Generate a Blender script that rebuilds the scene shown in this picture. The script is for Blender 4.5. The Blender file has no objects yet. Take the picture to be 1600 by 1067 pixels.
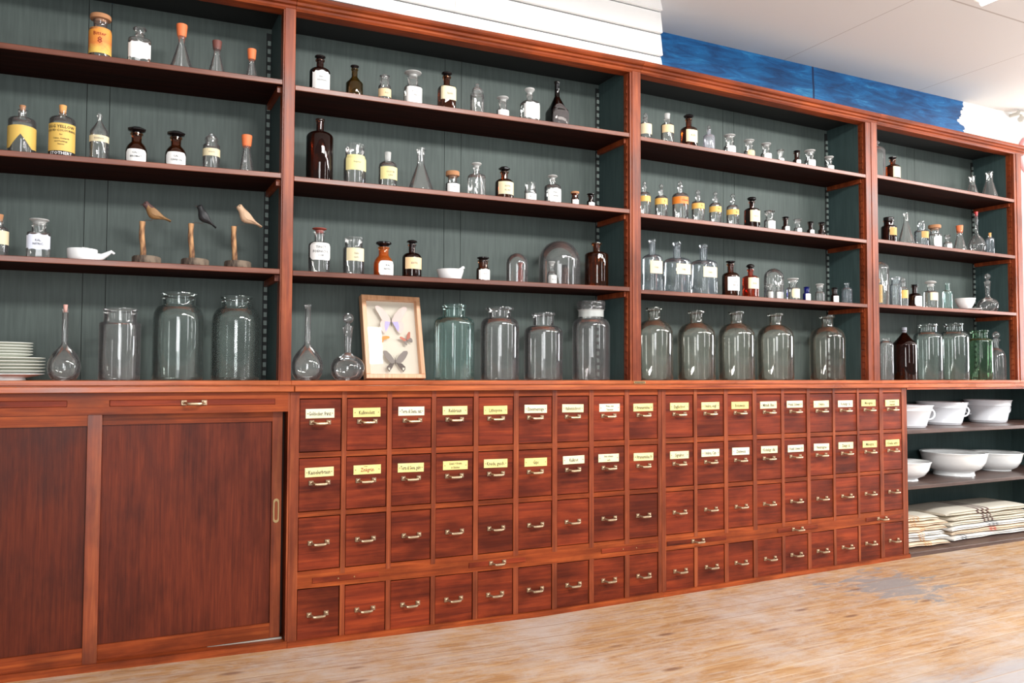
import bpy, bmesh, math, random
from mathutils import Matrix, Vector
random.seed(7)
D=bpy.data; C=bpy.context.scene.collection; SC=bpy.context.scene
PI=math.pi
# ---------------------------------------------------------------- camera (eye level with the counter)
CAM_LOC=(-0.6066,-2.9524,0.9660)
CAM_AXES=((0.897023, -0.441969, 0.003691),(-0.020717, -0.033703, 0.999217),(-0.441498, -0.896397, -0.039389))
CAM_LENS=28.547

cd=D.cameras.new('camera'); cam=D.objects.new('camera',cd); C.objects.link(cam)
cd.sensor_width=36; cd.lens=CAM_LENS; cd.clip_start=.05
rx,ry,rz=[Vector(a) for a in CAM_AXES]
cam.matrix_world=Matrix(((rx.x,ry.x,rz.x,CAM_LOC[0]),(rx.y,ry.y,rz.y,CAM_LOC[1]),(rx.z,ry.z,rz.z,CAM_LOC[2]),(0,0,0,1)))
SC.camera=cam
SC.view_settings.view_transform='Standard'; SC.view_settings.look='None'; SC.view_settings.gamma=1; SC.view_settings.exposure=0.56
SC.view_settings.use_curve_mapping=False
SC.cycles.transparent_max_bounces=64; SC.cycles.max_bounces=8; SC.cycles.glossy_bounces=4
SC.cycles.use_denoising=True
SC.cycles.sample_clamp_indirect=6
# ---------------------------------------------------------------- daylight of the room
w=D.worlds.new('room_daylight'); SC.world=w; w.use_nodes=True
w.node_tree.nodes['Background'].inputs[0].default_value=(1,.985,.96,1); w.node_tree.nodes['Background'].inputs[1].default_value=.15
def area(name,loc,aim,sx,sy,power,col=(1,1,1)):
    l=D.lights.new(name,'AREA'); l.shape='RECTANGLE'; l.size=sx; l.size_y=sy; l.energy=power; l.color=col
    o=D.objects.new(name,l); C.objects.link(o); o.location=loc
    o.rotation_euler=(Vector(aim)-Vector(loc)).to_track_quat('-Z','Y').to_euler(); return o
for x,p in ((1.2,80),(3.3,28),(5.7,96),(7.9,66)):      # high clerestory panes over tall windows, camera side of the room
    area('clerestory_daylight',(x,-3.3,3.0),(x-.5,.3,1.5),1.5,.34,p,(1,.985,.96))
for x,p in ((2.9,16),(6.2,22)):
    area('window_daylight',(x,-3.6,1.75),(x-.2,0,1.5),.42,1.7,p,(.95,.98,1))
area('end_window_daylight',(8.8,-1.0,1.3),(4.6,.1,2.1),1.6,1.8,165,(.93,.97,1))
area('shop_window_daylight',(-.9,-4.6,1.45),(.6,0,1.3),1.1,2.2,62,(.96,.98,1))
# ---------------------------------------------------------------- tables, in metres
BOTTLES=[
('glass_jar',-0.6678,0.2606,2.0721,0.0366,0.1654,'jar',{'sz': 0.66, 'nz': 0.7, 'mz': 0.9, 'nk': 0.62, 'lip': 0.66},'clear',('lid', 0.95, 'cork'),(0.12, 0.68, 150, 'orange', 'rect', (('Bitter', 0.11, 0.54), ('8', 0.2, 0.4)), 'orangeink', 0),'jar','tall jar wrapped in an orange and yellow label under a cork lid','glassware on the top shelf of the bird unit'),
('apothecary_bottle',-0.5397,0.2659,2.0757,0.0419,0.1428,'nar',{'sz': 0.66, 'nz': 0.72, 'mz': 0.88, 'sq': 4},'clear',('disc', 0.56, 'clear'),(0.12, 0.58, 54, 'white', 'shield', (), 'ink', 0),'bottle','clear bottle with blank white shield label on the top shelf of the bird unit','glassware on the top shelf of the bird unit'),
('conical_flask',-0.3979,0.2680,2.0797,0.0440,0.1809,'erl',{'nk': 0.28, 'lip': 0.3, 'mz': 0.8, 'nz': 0.62},'clear',('rubber', 0.46, 'orangerubber'),None,'flask','largest conical flask with orange rubber stopper, top shelf of the bird unit','glassware on the top shelf of the bird unit'),
('conical_flask',-0.2742,0.2569,2.0832,0.0329,0.1348,'erl',{'nk': 0.36, 'lip': 0.44, 'mz': 0.8, 'nz': 0.64},'clear',('rubber', 0.54, 'brownrubber'),None,'flask','conical flask with brown rubber stopper on the top shelf','glassware on the top shelf of the bird unit'),
('conical_flask',-0.1488,0.2479,2.0868,0.0239,0.1186,'erl',{'nk': 0.4, 'lip': 0.46, 'mz': 0.72, 'nz': 0.58},'clear',('rubber', 0.72, 'orangerubber'),None,'flask','smallest conical flask with orange stopper, nearest the stile on the top shelf','glassware on the top shelf of the bird unit'),
('apothecary_bottle',-0.8998,0.2668,1.7040,0.0428,0.1760,'nar',{'sz': 0.68, 'nz': 0.76, 'mz': 0.95, 'nk': 0.3, 'lip': 0.34},'clear',('cork', 0.24, 'cork'),(0.1, 0.56, 100, 'yellow', 'torn', (), 'ink', 0),'bottle','clear round-shouldered bottle with a torn yellow label','glassware on the upper middle shelf of the bird unit'),
('apothecary_bottle',-0.7787,0.2655,1.7074,0.0415,0.1905,'nar',{'sz': 0.7, 'nz': 0.79, 'mz': 0.9, 'nk': 0.29, 'lip': 0.35},'clear',('cork', 0.3, 'corklight'),(0.02, 0.62, 78, 'yellow', 'rect', (('EGG YELLOW', 0.075, 0.555), ('LIQUID COLOURING', 0.055, 0.485), ('for', 0.04, 0.41), ('Cakes, Custards', 0.04, 0.34), ('and Puddings', 0.04, 0.285), ('Sauces', 0.04, 0.235), ('@STOTHERT', 0.085, 0.07)), 'ink', 0),'bottle','corked bottle with yellow EGG YELLOW label','glassware on the upper middle shelf of the bird unit'),
('apothecary_bottle',-0.6633,0.2550,1.7106,0.0310,0.1739,'nar',{'sz': 0.6, 'nz': 0.84, 'mz': 0.97, 'nk': 0.22, 'lip': 0.3, 'cone': 1},'clear',('cork', 0.2, 'clear'),(0.38, 0.51, 85, 'cream', 'rect', (('ESSENCE', 0.045, 0.445),), 'greyink', 0),'bottle','tall tapering clear bottle with narrow cream band label','glassware on the upper middle shelf of the bird unit'),
('reagent_bottle',-0.5427,0.2601,1.7139,0.0361,0.1358,'bul',{},'amber',('oct', 0.86, 'black'),(0.02, 0.38, 62, 'white', 'round', (('CALC.', 0.07, 0.28), ('BROMAT.', 0.07, 0.18)), 'ink', 0),'bottle','brown bottle with octagonal black stopper labelled CALC. BROMAT.','glassware on the upper middle shelf of the bird unit'),
('reagent_bottle',-0.4107,0.2609,1.7176,0.0369,0.1350,'bul',{},'amber',('oct', 0.86, 'black'),(0.02, 0.4, 62, 'white', 'round', (('CAL.', 0.07, 0.28), ('CARBON', 0.07, 0.18)), 'ink', 0),'bottle','brown bottle with octagonal black stopper labelled CAL. CARBON','glassware on the upper middle shelf of the bird unit'),
('glass_jar',-0.2878,0.2545,1.7210,0.0305,0.1413,'jar',{'sz': 0.66, 'nz': 0.7, 'mz': 0.84, 'nk': 0.7, 'lip': 0.86},'clear',('knob', 0.74, 'clear'),(0.36, 0.56, 100, 'cream', 'rect', (('PULVIS', 0.05, 0.46),), 'greyink', 0),'jar','clear jar with knobbed glass lid and cream band label','glassware on the upper middle shelf of the bird unit'),
('conical_flask',-0.1614,0.2514,1.7245,0.0274,0.1466,'erl',{'nk': 0.46, 'lip': 0.5, 'mz': 0.76, 'nz': 0.66},'clear',('rubber', 0.74, 'orangerubber'),(0.12, 0.45, 14, 'none', 'rect', (('o/o', 0.12, 0.3),), 'whiteink', -20),'flask','conical flask with orange stopper on the shelf directly above the birds','glassware on the upper middle shelf of the bird unit'),
('apothecary_bottle',-0.9603,0.2557,1.3518,0.0317,0.1441,'nar',{'sz': 0.62, 'nz': 0.72, 'mz': 0.88, 'nk': 0.5, 'lip': 0.56},'clear',('cork', 0.5, 'cork'),(0.28, 0.6, 100, 'cream', 'rect', (), 'greyink', 0),'bottle','corked bottle with cream label cut by the edge, middle shelf of the bird unit','glassware on the lower middle shelf of the bird unit'),
('powder_jar',-0.8410,0.2629,1.3529,0.0389,0.1384,'wide',{'sz': 0.62, 'nz': 0.68, 'mz': 0.9, 'nk': 0.58, 'lip': 0.66, 'sq': 4},'clear',('disc', 0.78, 'frost'),(0.2, 0.6, 58, 'bluewhite', 'shield', (('KAL.', 0.07, 0.44), ('NITRIC.', 0.07, 0.35)), 'ink', 0),'jar','clear wide-mouthed bottle with shield label KAL. NITRIC.','glassware on the lower middle shelf of the bird unit'),
('volumetric_flask',-0.7562,0.2849,0.9362,0.0529,0.2649,'vol',{},'clear',('cork', 0.14, 'pink'),None,'flask','long-necked volumetric flask with pink stopper beside the plates','glassware on the counter of the bird unit'),
('glass_jar',-0.5823,0.3014,0.9362,0.0694,0.2593,'jar',{'sz': 0.78, 'nz': 0.81, 'mz': 1, 'nk': 0.8, 'lip': 0.84},'clear',None,None,'jar','straight clear jar, smallest of the three big jars in the bird unit','glassware on the counter of the bird unit'),
('glass_jar',-0.3858,0.3215,0.9362,0.0895,0.3261,'jar',{'sz': 0.68, 'nz': 0.86, 'mz': 1, 'nk': 0.66, 'lip': 0.71},'green',None,None,'jar','tallest greenish storage jar between two other big jars','glassware on the counter of the bird unit'),
('glass_jar',-0.1795,0.3218,0.9362,0.0898,0.3224,'jar',{'sz': 0.66, 'nz': 0.87, 'mz': 1, 'nk': 0.62, 'lip': 0.68},'green',None,None,'jar','greenish storage jar nearest the stile, counter of the bird unit','glassware on the counter of the bird unit'),
('apothecary_bottle',0.1167,0.2651,2.0777,0.0411,0.1550,'nar',{'sz': 0.56, 'nz': 0.68, 'mz': 0.9, 'nk': 0.34, 'lip': 0.44},'amberdark',('disc', 0.52, 'black'),(0.04, 0.56, 56, 'white', 'shield', (('TINCT.', 0.05, 0.38), ('VALERIAN.', 0.05, 0.3)), 'ink', 0),'bottle','black-brown bottle with large white shield label, top shelf of the butterfly unit','glassware on the top shelf of the butterfly unit'),
('apothecary_bottle',0.2560,0.2588,2.0797,0.0348,0.1359,'nar',{'sz': 0.44, 'nz': 0.66, 'mz': 0.9, 'nk': 0.34, 'lip': 0.42, 'cone': 1},'amberolive',('disc', 0.5, 'black'),None,'bottle','small olive-amber bottle without label, top shelf of the butterfly unit','glassware on the top shelf of the butterfly unit'),
('powder_jar',0.3803,0.2503,2.0816,0.0263,0.1111,'wide',{'sz': 0.56, 'nz': 0.64, 'mz': 0.92, 'nk': 0.72, 'lip': 0.92},'clear',('disc', 0.8, 'clear'),(0.16, 0.46, 90, 'peach', 'rect', (('Acid', 0.08, 0.3),), 'greyink', 0),'jar','small clear jar with peach band label beside the olive-amber bottle','glassware on the top shelf of the butterfly unit'),
('powder_jar',0.5061,0.2613,2.0834,0.0373,0.1490,'wide',{'sz': 0.52, 'nz': 0.6, 'mz': 0.9, 'nk': 0.58, 'lip': 0.74, 'sq': 4},'clear',('disc', 0.96, 'frost'),(0.05, 0.52, 62, 'white', 'round', (('PULV.', 0.07, 0.38), ('CUPRI.SI', 0.07, 0.28)), 'greyink', 0),'jar','clear bottle with broad frosted stopper and white PULV. label','glassware on the top shelf of the butterfly unit'),
('apothecary_bottle',0.6592,0.2614,2.0857,0.0374,0.1699,'nar',{'sz': 0.58, 'nz': 0.66, 'mz': 0.9, 'nk': 0.36, 'lip': 0.5, 'sq': 5},'amber',('disc', 0.6, 'black'),(0.26, 0.6, 60, 'cream', 'rect', (('Spirit', 0.07, 0.42),), 'greyink', 0),'bottle','reddish brown square bottle with cream label over purple contents','glassware on the top shelf of the butterfly unit'),
('glass_jar',0.7992,0.2552,2.0877,0.0312,0.1413,'jar',{'sz': 0.62, 'nz': 0.66, 'mz': 0.74, 'nk': 0.8, 'lip': 0.98, 'fl': 16},'clear',('knob', 0.72, 'clear'),None,'jar','fluted clear jar with knobbed lid, top shelf of the butterfly unit','glassware on the top shelf of the butterfly unit'),
('powder_jar',0.9215,0.2516,2.0896,0.0276,0.0979,'wide',{'sz': 0.36, 'nz': 0.44, 'mz': 0.84, 'nk': 0.62, 'lip': 0.84},'clear',('disc', 0.94, 'frost'),(0.02, 0.36, 70, 'white', 'rect', (), 'greyink', 0),'jar','tiny wide-mouthed jar with frosted stopper, top shelf of the butterfly unit','glassware on the top shelf of the butterfly unit'),
('apothecary_bottle',1.0625,0.2648,2.0916,0.0408,0.1608,'nar',{'sz': 0.56, 'nz': 0.64, 'mz': 0.86, 'nk': 0.32, 'lip': 0.4, 'sq': 5},'clear',('disc', 0.56, 'frost'),(0.08, 0.56, 62, 'white', 'shield', (), 'ink', 0),'bottle','square clear bottle with blank white label beside the dark flask','glassware on the top shelf of the butterfly unit'),
('apothecary_bottle',1.2087,0.2728,2.0938,0.0488,0.2166,'nar',{'sz': 0.32, 'nz': 0.68, 'mz': 1, 'nk': 0.24, 'lip': 0.28, 'cone': 1, 'sq': 5},'black',None,(0.04, 0.5, 46, 'smoke', 'arch', (), 'ink', 0),'bottle','dark flat-sided medicine flask with arched front panel','glassware on the top shelf of the butterfly unit'),
('amber_bottle',0.1227,0.2772,1.7232,0.0532,0.2583,'amb',{'sz': 0.7, 'nz': 0.8, 'mz': 1, 'nk': 0.28, 'lip': 0.33},'amberdark',None,None,'bottle','largest dark amber bottle, middle shelf of the butterfly unit','glassware on the upper middle shelf of the butterfly unit'),
('glass_jar',0.2639,0.2693,1.7247,0.0453,0.1679,'jar',{'sz': 0.6, 'nz': 0.68, 'mz': 1, 'nk': 0.86, 'lip': 0.9},'clear',None,(0.34, 0.72, 64, 'lemon', 'rect', (('Sulphur', 0.06, 0.54),), 'greyink', 0),'jar','open clear jar with yellow label beside the largest amber bottle','glassware on the upper middle shelf of the butterfly unit'),
('apothecary_bottle',0.4009,0.2620,1.7261,0.0380,0.1529,'nar',{'sz': 0.6, 'nz': 0.74, 'mz': 0.8, 'nk': 0.36, 'lip': 0.38},'clear',('cork', 0.36, 'frost'),(0.22, 0.56, 68, 'lemon', 'rect', (('OLEUM', 0.07, 0.42), ('LINI', 0.07, 0.33)), 'greyink', 0),'bottle','round clear bottle with white cap and yellow label','glassware on the upper middle shelf of the butterfly unit'),
('conical_flask',0.5520,0.2823,1.7276,0.0583,0.1916,'erl',{'nk': 0.26, 'lip': 0.4, 'mz': 1, 'nz': 0.66},'clear',None,None,'flask','open conical flask with flared lip on the butterfly unit shelf','glassware on the upper middle shelf of the butterfly unit'),
('powder_jar',0.6860,0.2544,1.7290,0.0304,0.0995,'wide',{'sz': 0.44, 'nz': 0.52, 'mz': 0.8, 'nk': 0.62, 'lip': 0.78},'clear',('lid', 0.98, 'cork'),(0.06, 0.44, 64, 'white', 'rect', (('Kali', 0.09, 0.3), ('jod.', 0.09, 0.18)), 'greyink', 0),'jar','small jar with cork disc lid and white label','glassware on the upper middle shelf of the butterfly unit'),
('apothecary_bottle',0.8012,0.2621,1.7302,0.0381,0.1509,'nar',{'sz': 0.6, 'nz': 0.68, 'mz': 0.9, 'nk': 0.34, 'lip': 0.46, 'sq': 4},'clear',('disc', 0.58, 'frost'),None,'bottle','square clear bottle with frosted stopper and no label, butterfly unit','glassware on the upper middle shelf of the butterfly unit'),
('apothecary_bottle',0.9371,0.2649,1.7316,0.0409,0.1476,'nar',{'sz': 0.5, 'nz': 0.64, 'mz': 0.86, 'nk': 0.36, 'lip': 0.48},'amber',('oct', 0.6, 'black'),(0.14, 0.52, 62, 'cream', 'rect', (('EXTR.', 0.07, 0.38), ('FLUID.', 0.07, 0.26)), 'greyink', 0),'bottle','amber bottle with black cap and cream EXTR. FLUID. label','glassware on the upper middle shelf of the butterfly unit'),
('powder_jar',1.0598,0.2513,1.7329,0.0273,0.0854,'wide',{'sz': 0.56, 'nz': 0.62, 'mz': 1, 'nk': 0.86, 'lip': 0.98},'clear',None,(0.08, 0.42, 70, 'white', 'rect', (('A. Ox.', 0.12, 0.25),), 'greyink', 0),'jar','small open jar with white label beside the amber EXTR. FLUID. bottle','glassware on the upper middle shelf of the butterfly unit'),
('apothecary_bottle',1.1806,0.2625,1.7341,0.0385,0.1390,'nar',{'sz': 0.56, 'nz': 0.68, 'mz': 0.86, 'nk': 0.32, 'lip': 0.42},'clear',('mush', 0.6, 'frost'),(0.04, 0.52, 60, 'white', 'shield', (('TINCT.', 0.07, 0.36), ('ARNIC.', 0.07, 0.25)), 'ink', 0),'bottle','clear bottle with mushroom stopper and white shield label','glassware on the upper middle shelf of the butterfly unit'),
('powder_jar',1.2858,0.2412,1.7352,0.0172,0.0656,'wide',{'sz': 0.5, 'nz': 0.58, 'mz': 0.86, 'nk': 0.85, 'lip': 1.0},'amber',('lid', 1.15, 'cork'),(0.02, 0.42, 70, 'white', 'rect', (), 'greyink', 0),'jar','tiny jar with cork lid and white label','glassware on the upper middle shelf of the butterfly unit'),
('powder_jar',1.3714,0.2421,1.7361,0.0181,0.0647,'wide',{'sz': 0.4, 'nz': 0.5, 'mz': 0.84, 'nk': 0.6, 'lip': 0.8},'amberdark',('disc', 1.0, 'black'),(0.02, 0.34, 60, 'white', 'rect', (), 'greyink', 0),'jar','tiny black-brown jar at the end of the butterfly unit shelf','glassware on the upper middle shelf of the butterfly unit'),
('apothecary_bottle',0.1234,0.2664,1.3581,0.0424,0.1818,'nar',{'sz': 0.62, 'nz': 0.7, 'mz': 0.94, 'nk': 0.44, 'lip': 0.58},'clear',('disc', 0.66, 'redcork'),(0.28, 0.66, 66, 'white', 'octagon', (('TINCT.', 0.075, 0.56), ('FOENICUL.', 0.075, 0.465), ('COMP.', 0.045, 0.38)), 'ink', 0),'bottle','clear bottle with eight-sided label TINCT. FOENICUL.','glassware on the lower middle shelf of the butterfly unit'),
('glass_jar',0.2627,0.2664,1.3595,0.0424,0.1533,'jar',{'sz': 0.68, 'nz': 0.74, 'mz': 1, 'nk': 0.84, 'lip': 0.94},'smoky',None,(0.36, 0.7, 56, 'cream', 'rect', (('Salis', 0.07, 0.56), ('carb.', 0.07, 0.46)), 'greyink', 0),'jar','open wide-mouthed jar with cream label beside the TINCT. FOENICUL. bottle','glassware on the lower middle shelf of the butterfly unit'),
('reagent_bottle',0.3873,0.2640,1.3607,0.0400,0.1434,'bul',{'sz': 0.44, 'nz': 0.6, 'nk': 0.5, 'lip': 0.6},'orangeglass',('disc', 0.8, 'black'),(0.02, 0.44, 58, 'white', 'round', (('KAL.', 0.075, 0.31), ('NITRIC.', 0.075, 0.2)), 'ink', 12),'bottle','orange-amber bottle with black disc stopper and white label','glassware on the lower middle shelf of the butterfly unit'),
('apothecary_bottle',0.5098,0.2641,1.3619,0.0401,0.1606,'nar',{'sz': 0.52, 'nz': 0.66, 'mz': 0.88, 'nk': 0.34, 'lip': 0.44},'amberdark',('mush', 0.56, 'black'),(0.22, 0.52, 60, 'peach', 'rect', (('EXTR.', 0.07, 0.37),), 'greyink', 0),'bottle','black-brown bottle with knobbed stopper and peach label','glassware on the lower middle shelf of the butterfly unit'),
('powder_jar',0.8307,0.2533,1.3650,0.0293,0.1049,'wide',{'sz': 0.46, 'nz': 0.56, 'mz': 0.86, 'nk': 0.72, 'lip': 0.84},'amber',('disc', 0.9, 'black'),(0.02, 0.5, 62, 'white', 'shield', (('KALI', 0.08, 0.3),), 'greyink', 0),'jar','small brown jar with white shield label beside the mortar','glassware on the lower middle shelf of the butterfly unit'),
('bell_jar',1.0048,0.2723,1.3666,0.0483,0.1359,'dome',{},'clear',None,None,'bell jar','smaller glass bell jar over a red bottle','glassware on the lower middle shelf of the butterfly unit'),
('apothecary_bottle',1.0219,0.2723,1.3668,0.0126,0.0924,'nar',{'sz': 0.6, 'nz': 0.7, 'mz': 0.9, 'nk': 0.6, 'lip': 0.8},'redglass',('disc', 1.0, 'redcork'),None,'bottle','small red bottle standing under the smaller bell jar','glassware on the lower middle shelf of the butterfly unit'),
('bell_jar',1.2490,0.3202,1.3690,0.0962,0.2136,'dome',{},'clear',None,None,'bell jar','largest glass bell jar covering two small bottles','glassware on the lower middle shelf of the butterfly unit'),
('apothecary_bottle',1.2084,0.3202,1.3686,0.0232,0.1157,'nar',{'sz': 0.48, 'nz': 0.6, 'mz': 0.86, 'nk': 0.5, 'lip': 0.6},'clear',('disc', 0.7, 'frost'),(0.04, 0.44, 70, 'white', 'round', (('K. B.', 0.08, 0.26),), 'greyink', 0),'bottle','small clear bottle with white label under the large bell jar','glassware on the lower middle shelf of the butterfly unit'),
('powder_jar',1.2800,0.3202,1.3693,0.0249,0.1040,'wide',{'sz': 0.54, 'nz': 0.62, 'mz': 0.86, 'nk': 0.66, 'lip': 0.8},'amber',('mush', 0.8, 'black'),None,'jar','small amber bottle under the large bell jar','glassware on the lower middle shelf of the butterfly unit'),
('amber_bottle',1.4263,0.2797,1.3707,0.0557,0.2089,'amb',{'sz': 0.72, 'nz': 0.8, 'mz': 1, 'nk': 0.3, 'lip': 0.44},'amber',None,None,'bottle','large amber bottle with flared lip beside the large bell jar','glassware on the lower middle shelf of the butterfly unit'),
('volumetric_flask',0.0881,0.2945,0.9362,0.0625,0.3001,'vol',{},'clear',None,None,'flask','open long-necked round flask beside the stile, butterfly unit','glassware on the counter of the butterfly unit'),
('decanter',0.2518,0.3011,0.9362,0.0691,0.2733,'dec',{},'clear',('ball', 0.32, 'clear'),None,'decanter','squat decanter with ball stopper beside the butterfly case','glassware on the counter of the butterfly unit'),
('glass_jar',0.7241,0.3209,0.9362,0.0889,0.3281,'jar',{'sz': 0.74, 'nz': 0.84, 'mz': 1, 'nk': 0.54, 'lip': 0.58, 'fl': 12},'teal',None,None,'jar','aqua faceted jar beside the butterfly case','glassware on the counter of the butterfly unit'),
('glass_jar',0.9435,0.3185,0.9362,0.0865,0.3242,'jar',{'sz': 0.74, 'nz': 0.86, 'mz': 1, 'nk': 0.58, 'lip': 0.72},'smoky',None,None,'jar','smoky clear jar with flared lip beside the aqua faceted jar','glassware on the counter of the butterfly unit'),
('glass_jar',1.1657,0.3209,0.9362,0.0889,0.3078,'jar',{'sz': 0.7, 'nz': 0.81, 'mz': 1, 'nk': 0.54, 'lip': 0.6},'smoky',None,None,'jar','shortest clear jar in the row beside the butterfly case','glassware on the counter of the butterfly unit'),
('glass_jar',1.4221,0.3213,0.9362,0.0893,0.3718,'jar',{'sz': 0.66, 'nz': 0.78, 'mz': 0.93, 'nk': 0.66, 'lip': 0.74},'clear',('lid', 0.76, 'clear'),(0.8, 0.89, 180, 'frostband', 'neck', (), 'ink', 0),'jar','big clear jar with glass lid and frosted neck band','glassware on the counter of the butterfly unit'),
('apothecary_bottle',1.6893,0.2542,2.0915,0.0302,0.1377,'nar',{'sz': 0.58, 'nz': 0.66, 'mz': 0.82, 'nk': 0.34, 'lip': 0.44},'clear',('ball', 0.36, 'clear'),(0.22, 0.58, 80, 'cream', 'rect', (), 'greyink', 0),'bottle','clear bottle with ball stopper and cream label, half behind the stile','glassware on the top shelf of the carboy unit'),
('apothecary_bottle',1.8201,0.2554,2.0904,0.0314,0.1560,'nar',{'sz': 0.6, 'nz': 0.68, 'mz': 0.86, 'nk': 0.44, 'lip': 0.52},'clear',('cork', 0.46, 'frost'),(0.36, 0.6, 85, 'peach', 'rect', (), 'greyink', 0),'bottle','clear bottle with frosted plug and peach label, top shelf over the carboys','glassware on the top shelf of the carboy unit'),
('apothecary_bottle',1.9566,0.2614,2.0893,0.0374,0.1713,'nar',{'sz': 0.56, 'nz': 0.64, 'mz': 0.88, 'nk': 0.38, 'lip': 0.46, 'sq': 5},'amber',('oct', 0.66, 'black'),(0.16, 0.52, 56, 'cream', 'rect', (('ACID.', 0.07, 0.36),), 'greyink', 0),'bottle','amber bottle with black cap, the tallest brown one on the carboy unit top shelf','glassware on the top shelf of the carboy unit'),
('apothecary_bottle',2.0783,0.2532,2.0884,0.0292,0.1352,'nar',{'sz': 0.54, 'nz': 0.66, 'mz': 0.84, 'nk': 0.3, 'lip': 0.38},'frostclear',('ball', 0.3, 'clear'),None,'bottle','milky bottle with small ball stopper, top shelf over the carboys','glassware on the top shelf of the carboy unit'),
('powder_jar',2.2130,0.2544,2.0873,0.0304,0.1056,'wide',{'sz': 0.36, 'nz': 0.46, 'mz': 0.88, 'nk': 0.64, 'lip': 0.9},'clear',('disc', 0.96, 'frost'),(0.03, 0.42, 60, 'white', 'rect', (), 'greyink', 0),'jar','squat jar with frosted disc stopper beside the milky bottle','glassware on the top shelf of the carboy unit'),
('powder_jar',2.3410,0.2516,2.0863,0.0276,0.0962,'wide',{'sz': 0.34, 'nz': 0.44, 'mz': 0.88, 'nk': 0.64, 'lip': 0.9},'clear',('disc', 0.96, 'frost'),(0.03, 0.4, 60, 'peach', 'rect', (), 'greyink', 0),'jar','squat jar with disc stopper and peach label, top shelf over the carboys','glassware on the top shelf of the carboy unit'),
('powder_jar',2.4570,0.2519,2.0854,0.0279,0.0941,'wide',{'sz': 0.36, 'nz': 0.46, 'mz': 0.88, 'nk': 0.62, 'lip': 0.86},'clear',('disc', 0.94, 'frost'),(0.03, 0.4, 60, 'white', 'round', (), 'greyink', 0),'jar','squat jar with white rounded label beside the peach-labelled one','glassware on the top shelf of the carboy unit'),
('powder_jar',2.5488,0.2430,2.0846,0.0190,0.0702,'wide',{'sz': 0.26, 'nz': 0.36, 'mz': 0.84, 'nk': 0.6, 'lip': 0.9},'clear',('disc', 1.0, 'clear'),(0.03, 0.34, 60, 'white', 'round', (), 'greyink', 0),'jar','tiniest clear jar on the top shelf over the carboys','glassware on the top shelf of the carboy unit'),
('powder_jar',2.6674,0.2449,2.0837,0.0209,0.0845,'wide',{'sz': 0.3, 'nz': 0.42, 'mz': 0.84, 'nk': 0.6, 'lip': 0.84},'amberdark',('mush', 0.86, 'black'),(0.03, 0.36, 50, 'white', 'round', (), 'ink', 0),'jar','tiny black-brown jar on the top shelf over the carboys','glassware on the top shelf of the carboy unit'),
('powder_jar',2.7716,0.2528,2.0829,0.0288,0.1004,'wide',{'sz': 0.4, 'nz': 0.48, 'mz': 0.86, 'nk': 0.66, 'lip': 0.9},'clear',('disc', 1.0, 'frost'),(0.03, 0.44, 60, 'white', 'rect', (), 'greyink', 0),'jar','squat frosted-stopper jar beside the tiny black-brown jar','glassware on the top shelf of the carboy unit'),
('powder_jar',2.9109,0.2489,2.0818,0.0249,0.0825,'wide',{'sz': 0.34, 'nz': 0.44, 'mz': 0.84, 'nk': 0.6, 'lip': 0.9},'clear',('disc', 1.0, 'frost'),(0.03, 0.36, 60, 'white', 'rect', (), 'greyink', 0),'jar','last small jar with frosted stopper on the top shelf over the carboys','glassware on the top shelf of the carboy unit'),
('apothecary_bottle',1.6815,0.2527,1.7256,0.0287,0.1681,'nar',{'sz': 0.6, 'nz': 0.7, 'mz': 0.84, 'nk': 0.26, 'lip': 0.4},'clear',('ball', 0.3, 'clear'),(0.4, 0.56, 120, 'gold', 'rect', (), 'ink', 0),'bottle','gold-banded bottle half hidden behind the stile','glassware on the upper middle shelf of the carboy unit'),
('apothecary_bottle',1.7813,0.2545,1.7248,0.0305,0.1674,'nar',{'sz': 0.58, 'nz': 0.66, 'mz': 0.8, 'nk': 0.32, 'lip': 0.44},'clear',('ball', 0.34, 'clear'),(0.38, 0.56, 120, 'gold', 'rect', (('Tr.', 0.07, 0.47),), 'ink', 0),'bottle','gold-banded bottle second in the row beside the stile','glassware on the upper middle shelf of the carboy unit'),
('apothecary_bottle',1.9041,0.2637,1.7239,0.0397,0.1988,'nar',{'sz': 0.6, 'nz': 0.7, 'mz': 0.86, 'nk': 0.28, 'lip': 0.36},'clear',('ball', 0.28, 'clear'),(0.4, 0.58, 120, 'orangegold', 'rect', (('Oleum', 0.07, 0.49),), 'redink', 0),'bottle','largest gold-banded bottle, with a red and orange band','glassware on the upper middle shelf of the carboy unit'),
('apothecary_bottle',2.0079,0.2553,1.7232,0.0313,0.1638,'nar',{'sz': 0.58, 'nz': 0.66, 'mz': 0.8, 'nk': 0.34, 'lip': 0.46},'clear',('ball', 0.38, 'clear'),(0.4, 0.57, 120, 'gold', 'rect', (('Tr.', 0.07, 0.49),), 'ink', 0),'bottle','gold-banded bottle just past the largest one','glassware on the upper middle shelf of the carboy unit'),
('apothecary_bottle',2.1164,0.2541,1.7224,0.0301,0.1664,'nar',{'sz': 0.56, 'nz': 0.66, 'mz': 0.8, 'nk': 0.34, 'lip': 0.46},'clear',('ball', 0.34, 'clear'),(0.36, 0.53, 120, 'gold', 'rect', (('Ol.', 0.07, 0.45),), 'ink', 0),'bottle','fifth gold-banded bottle in the row of six','glassware on the upper middle shelf of the carboy unit'),
('apothecary_bottle',2.2308,0.2553,1.7216,0.0313,0.1687,'nar',{'sz': 0.56, 'nz': 0.66, 'mz': 0.8, 'nk': 0.3, 'lip': 0.4},'clear',('ball', 0.34, 'clear'),(0.34, 0.5, 120, 'gold', 'rect', (('Sp.', 0.07, 0.42),), 'ink', 0),'bottle','gold-banded bottle next to the square black-brown bottle','glassware on the upper middle shelf of the carboy unit'),
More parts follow.
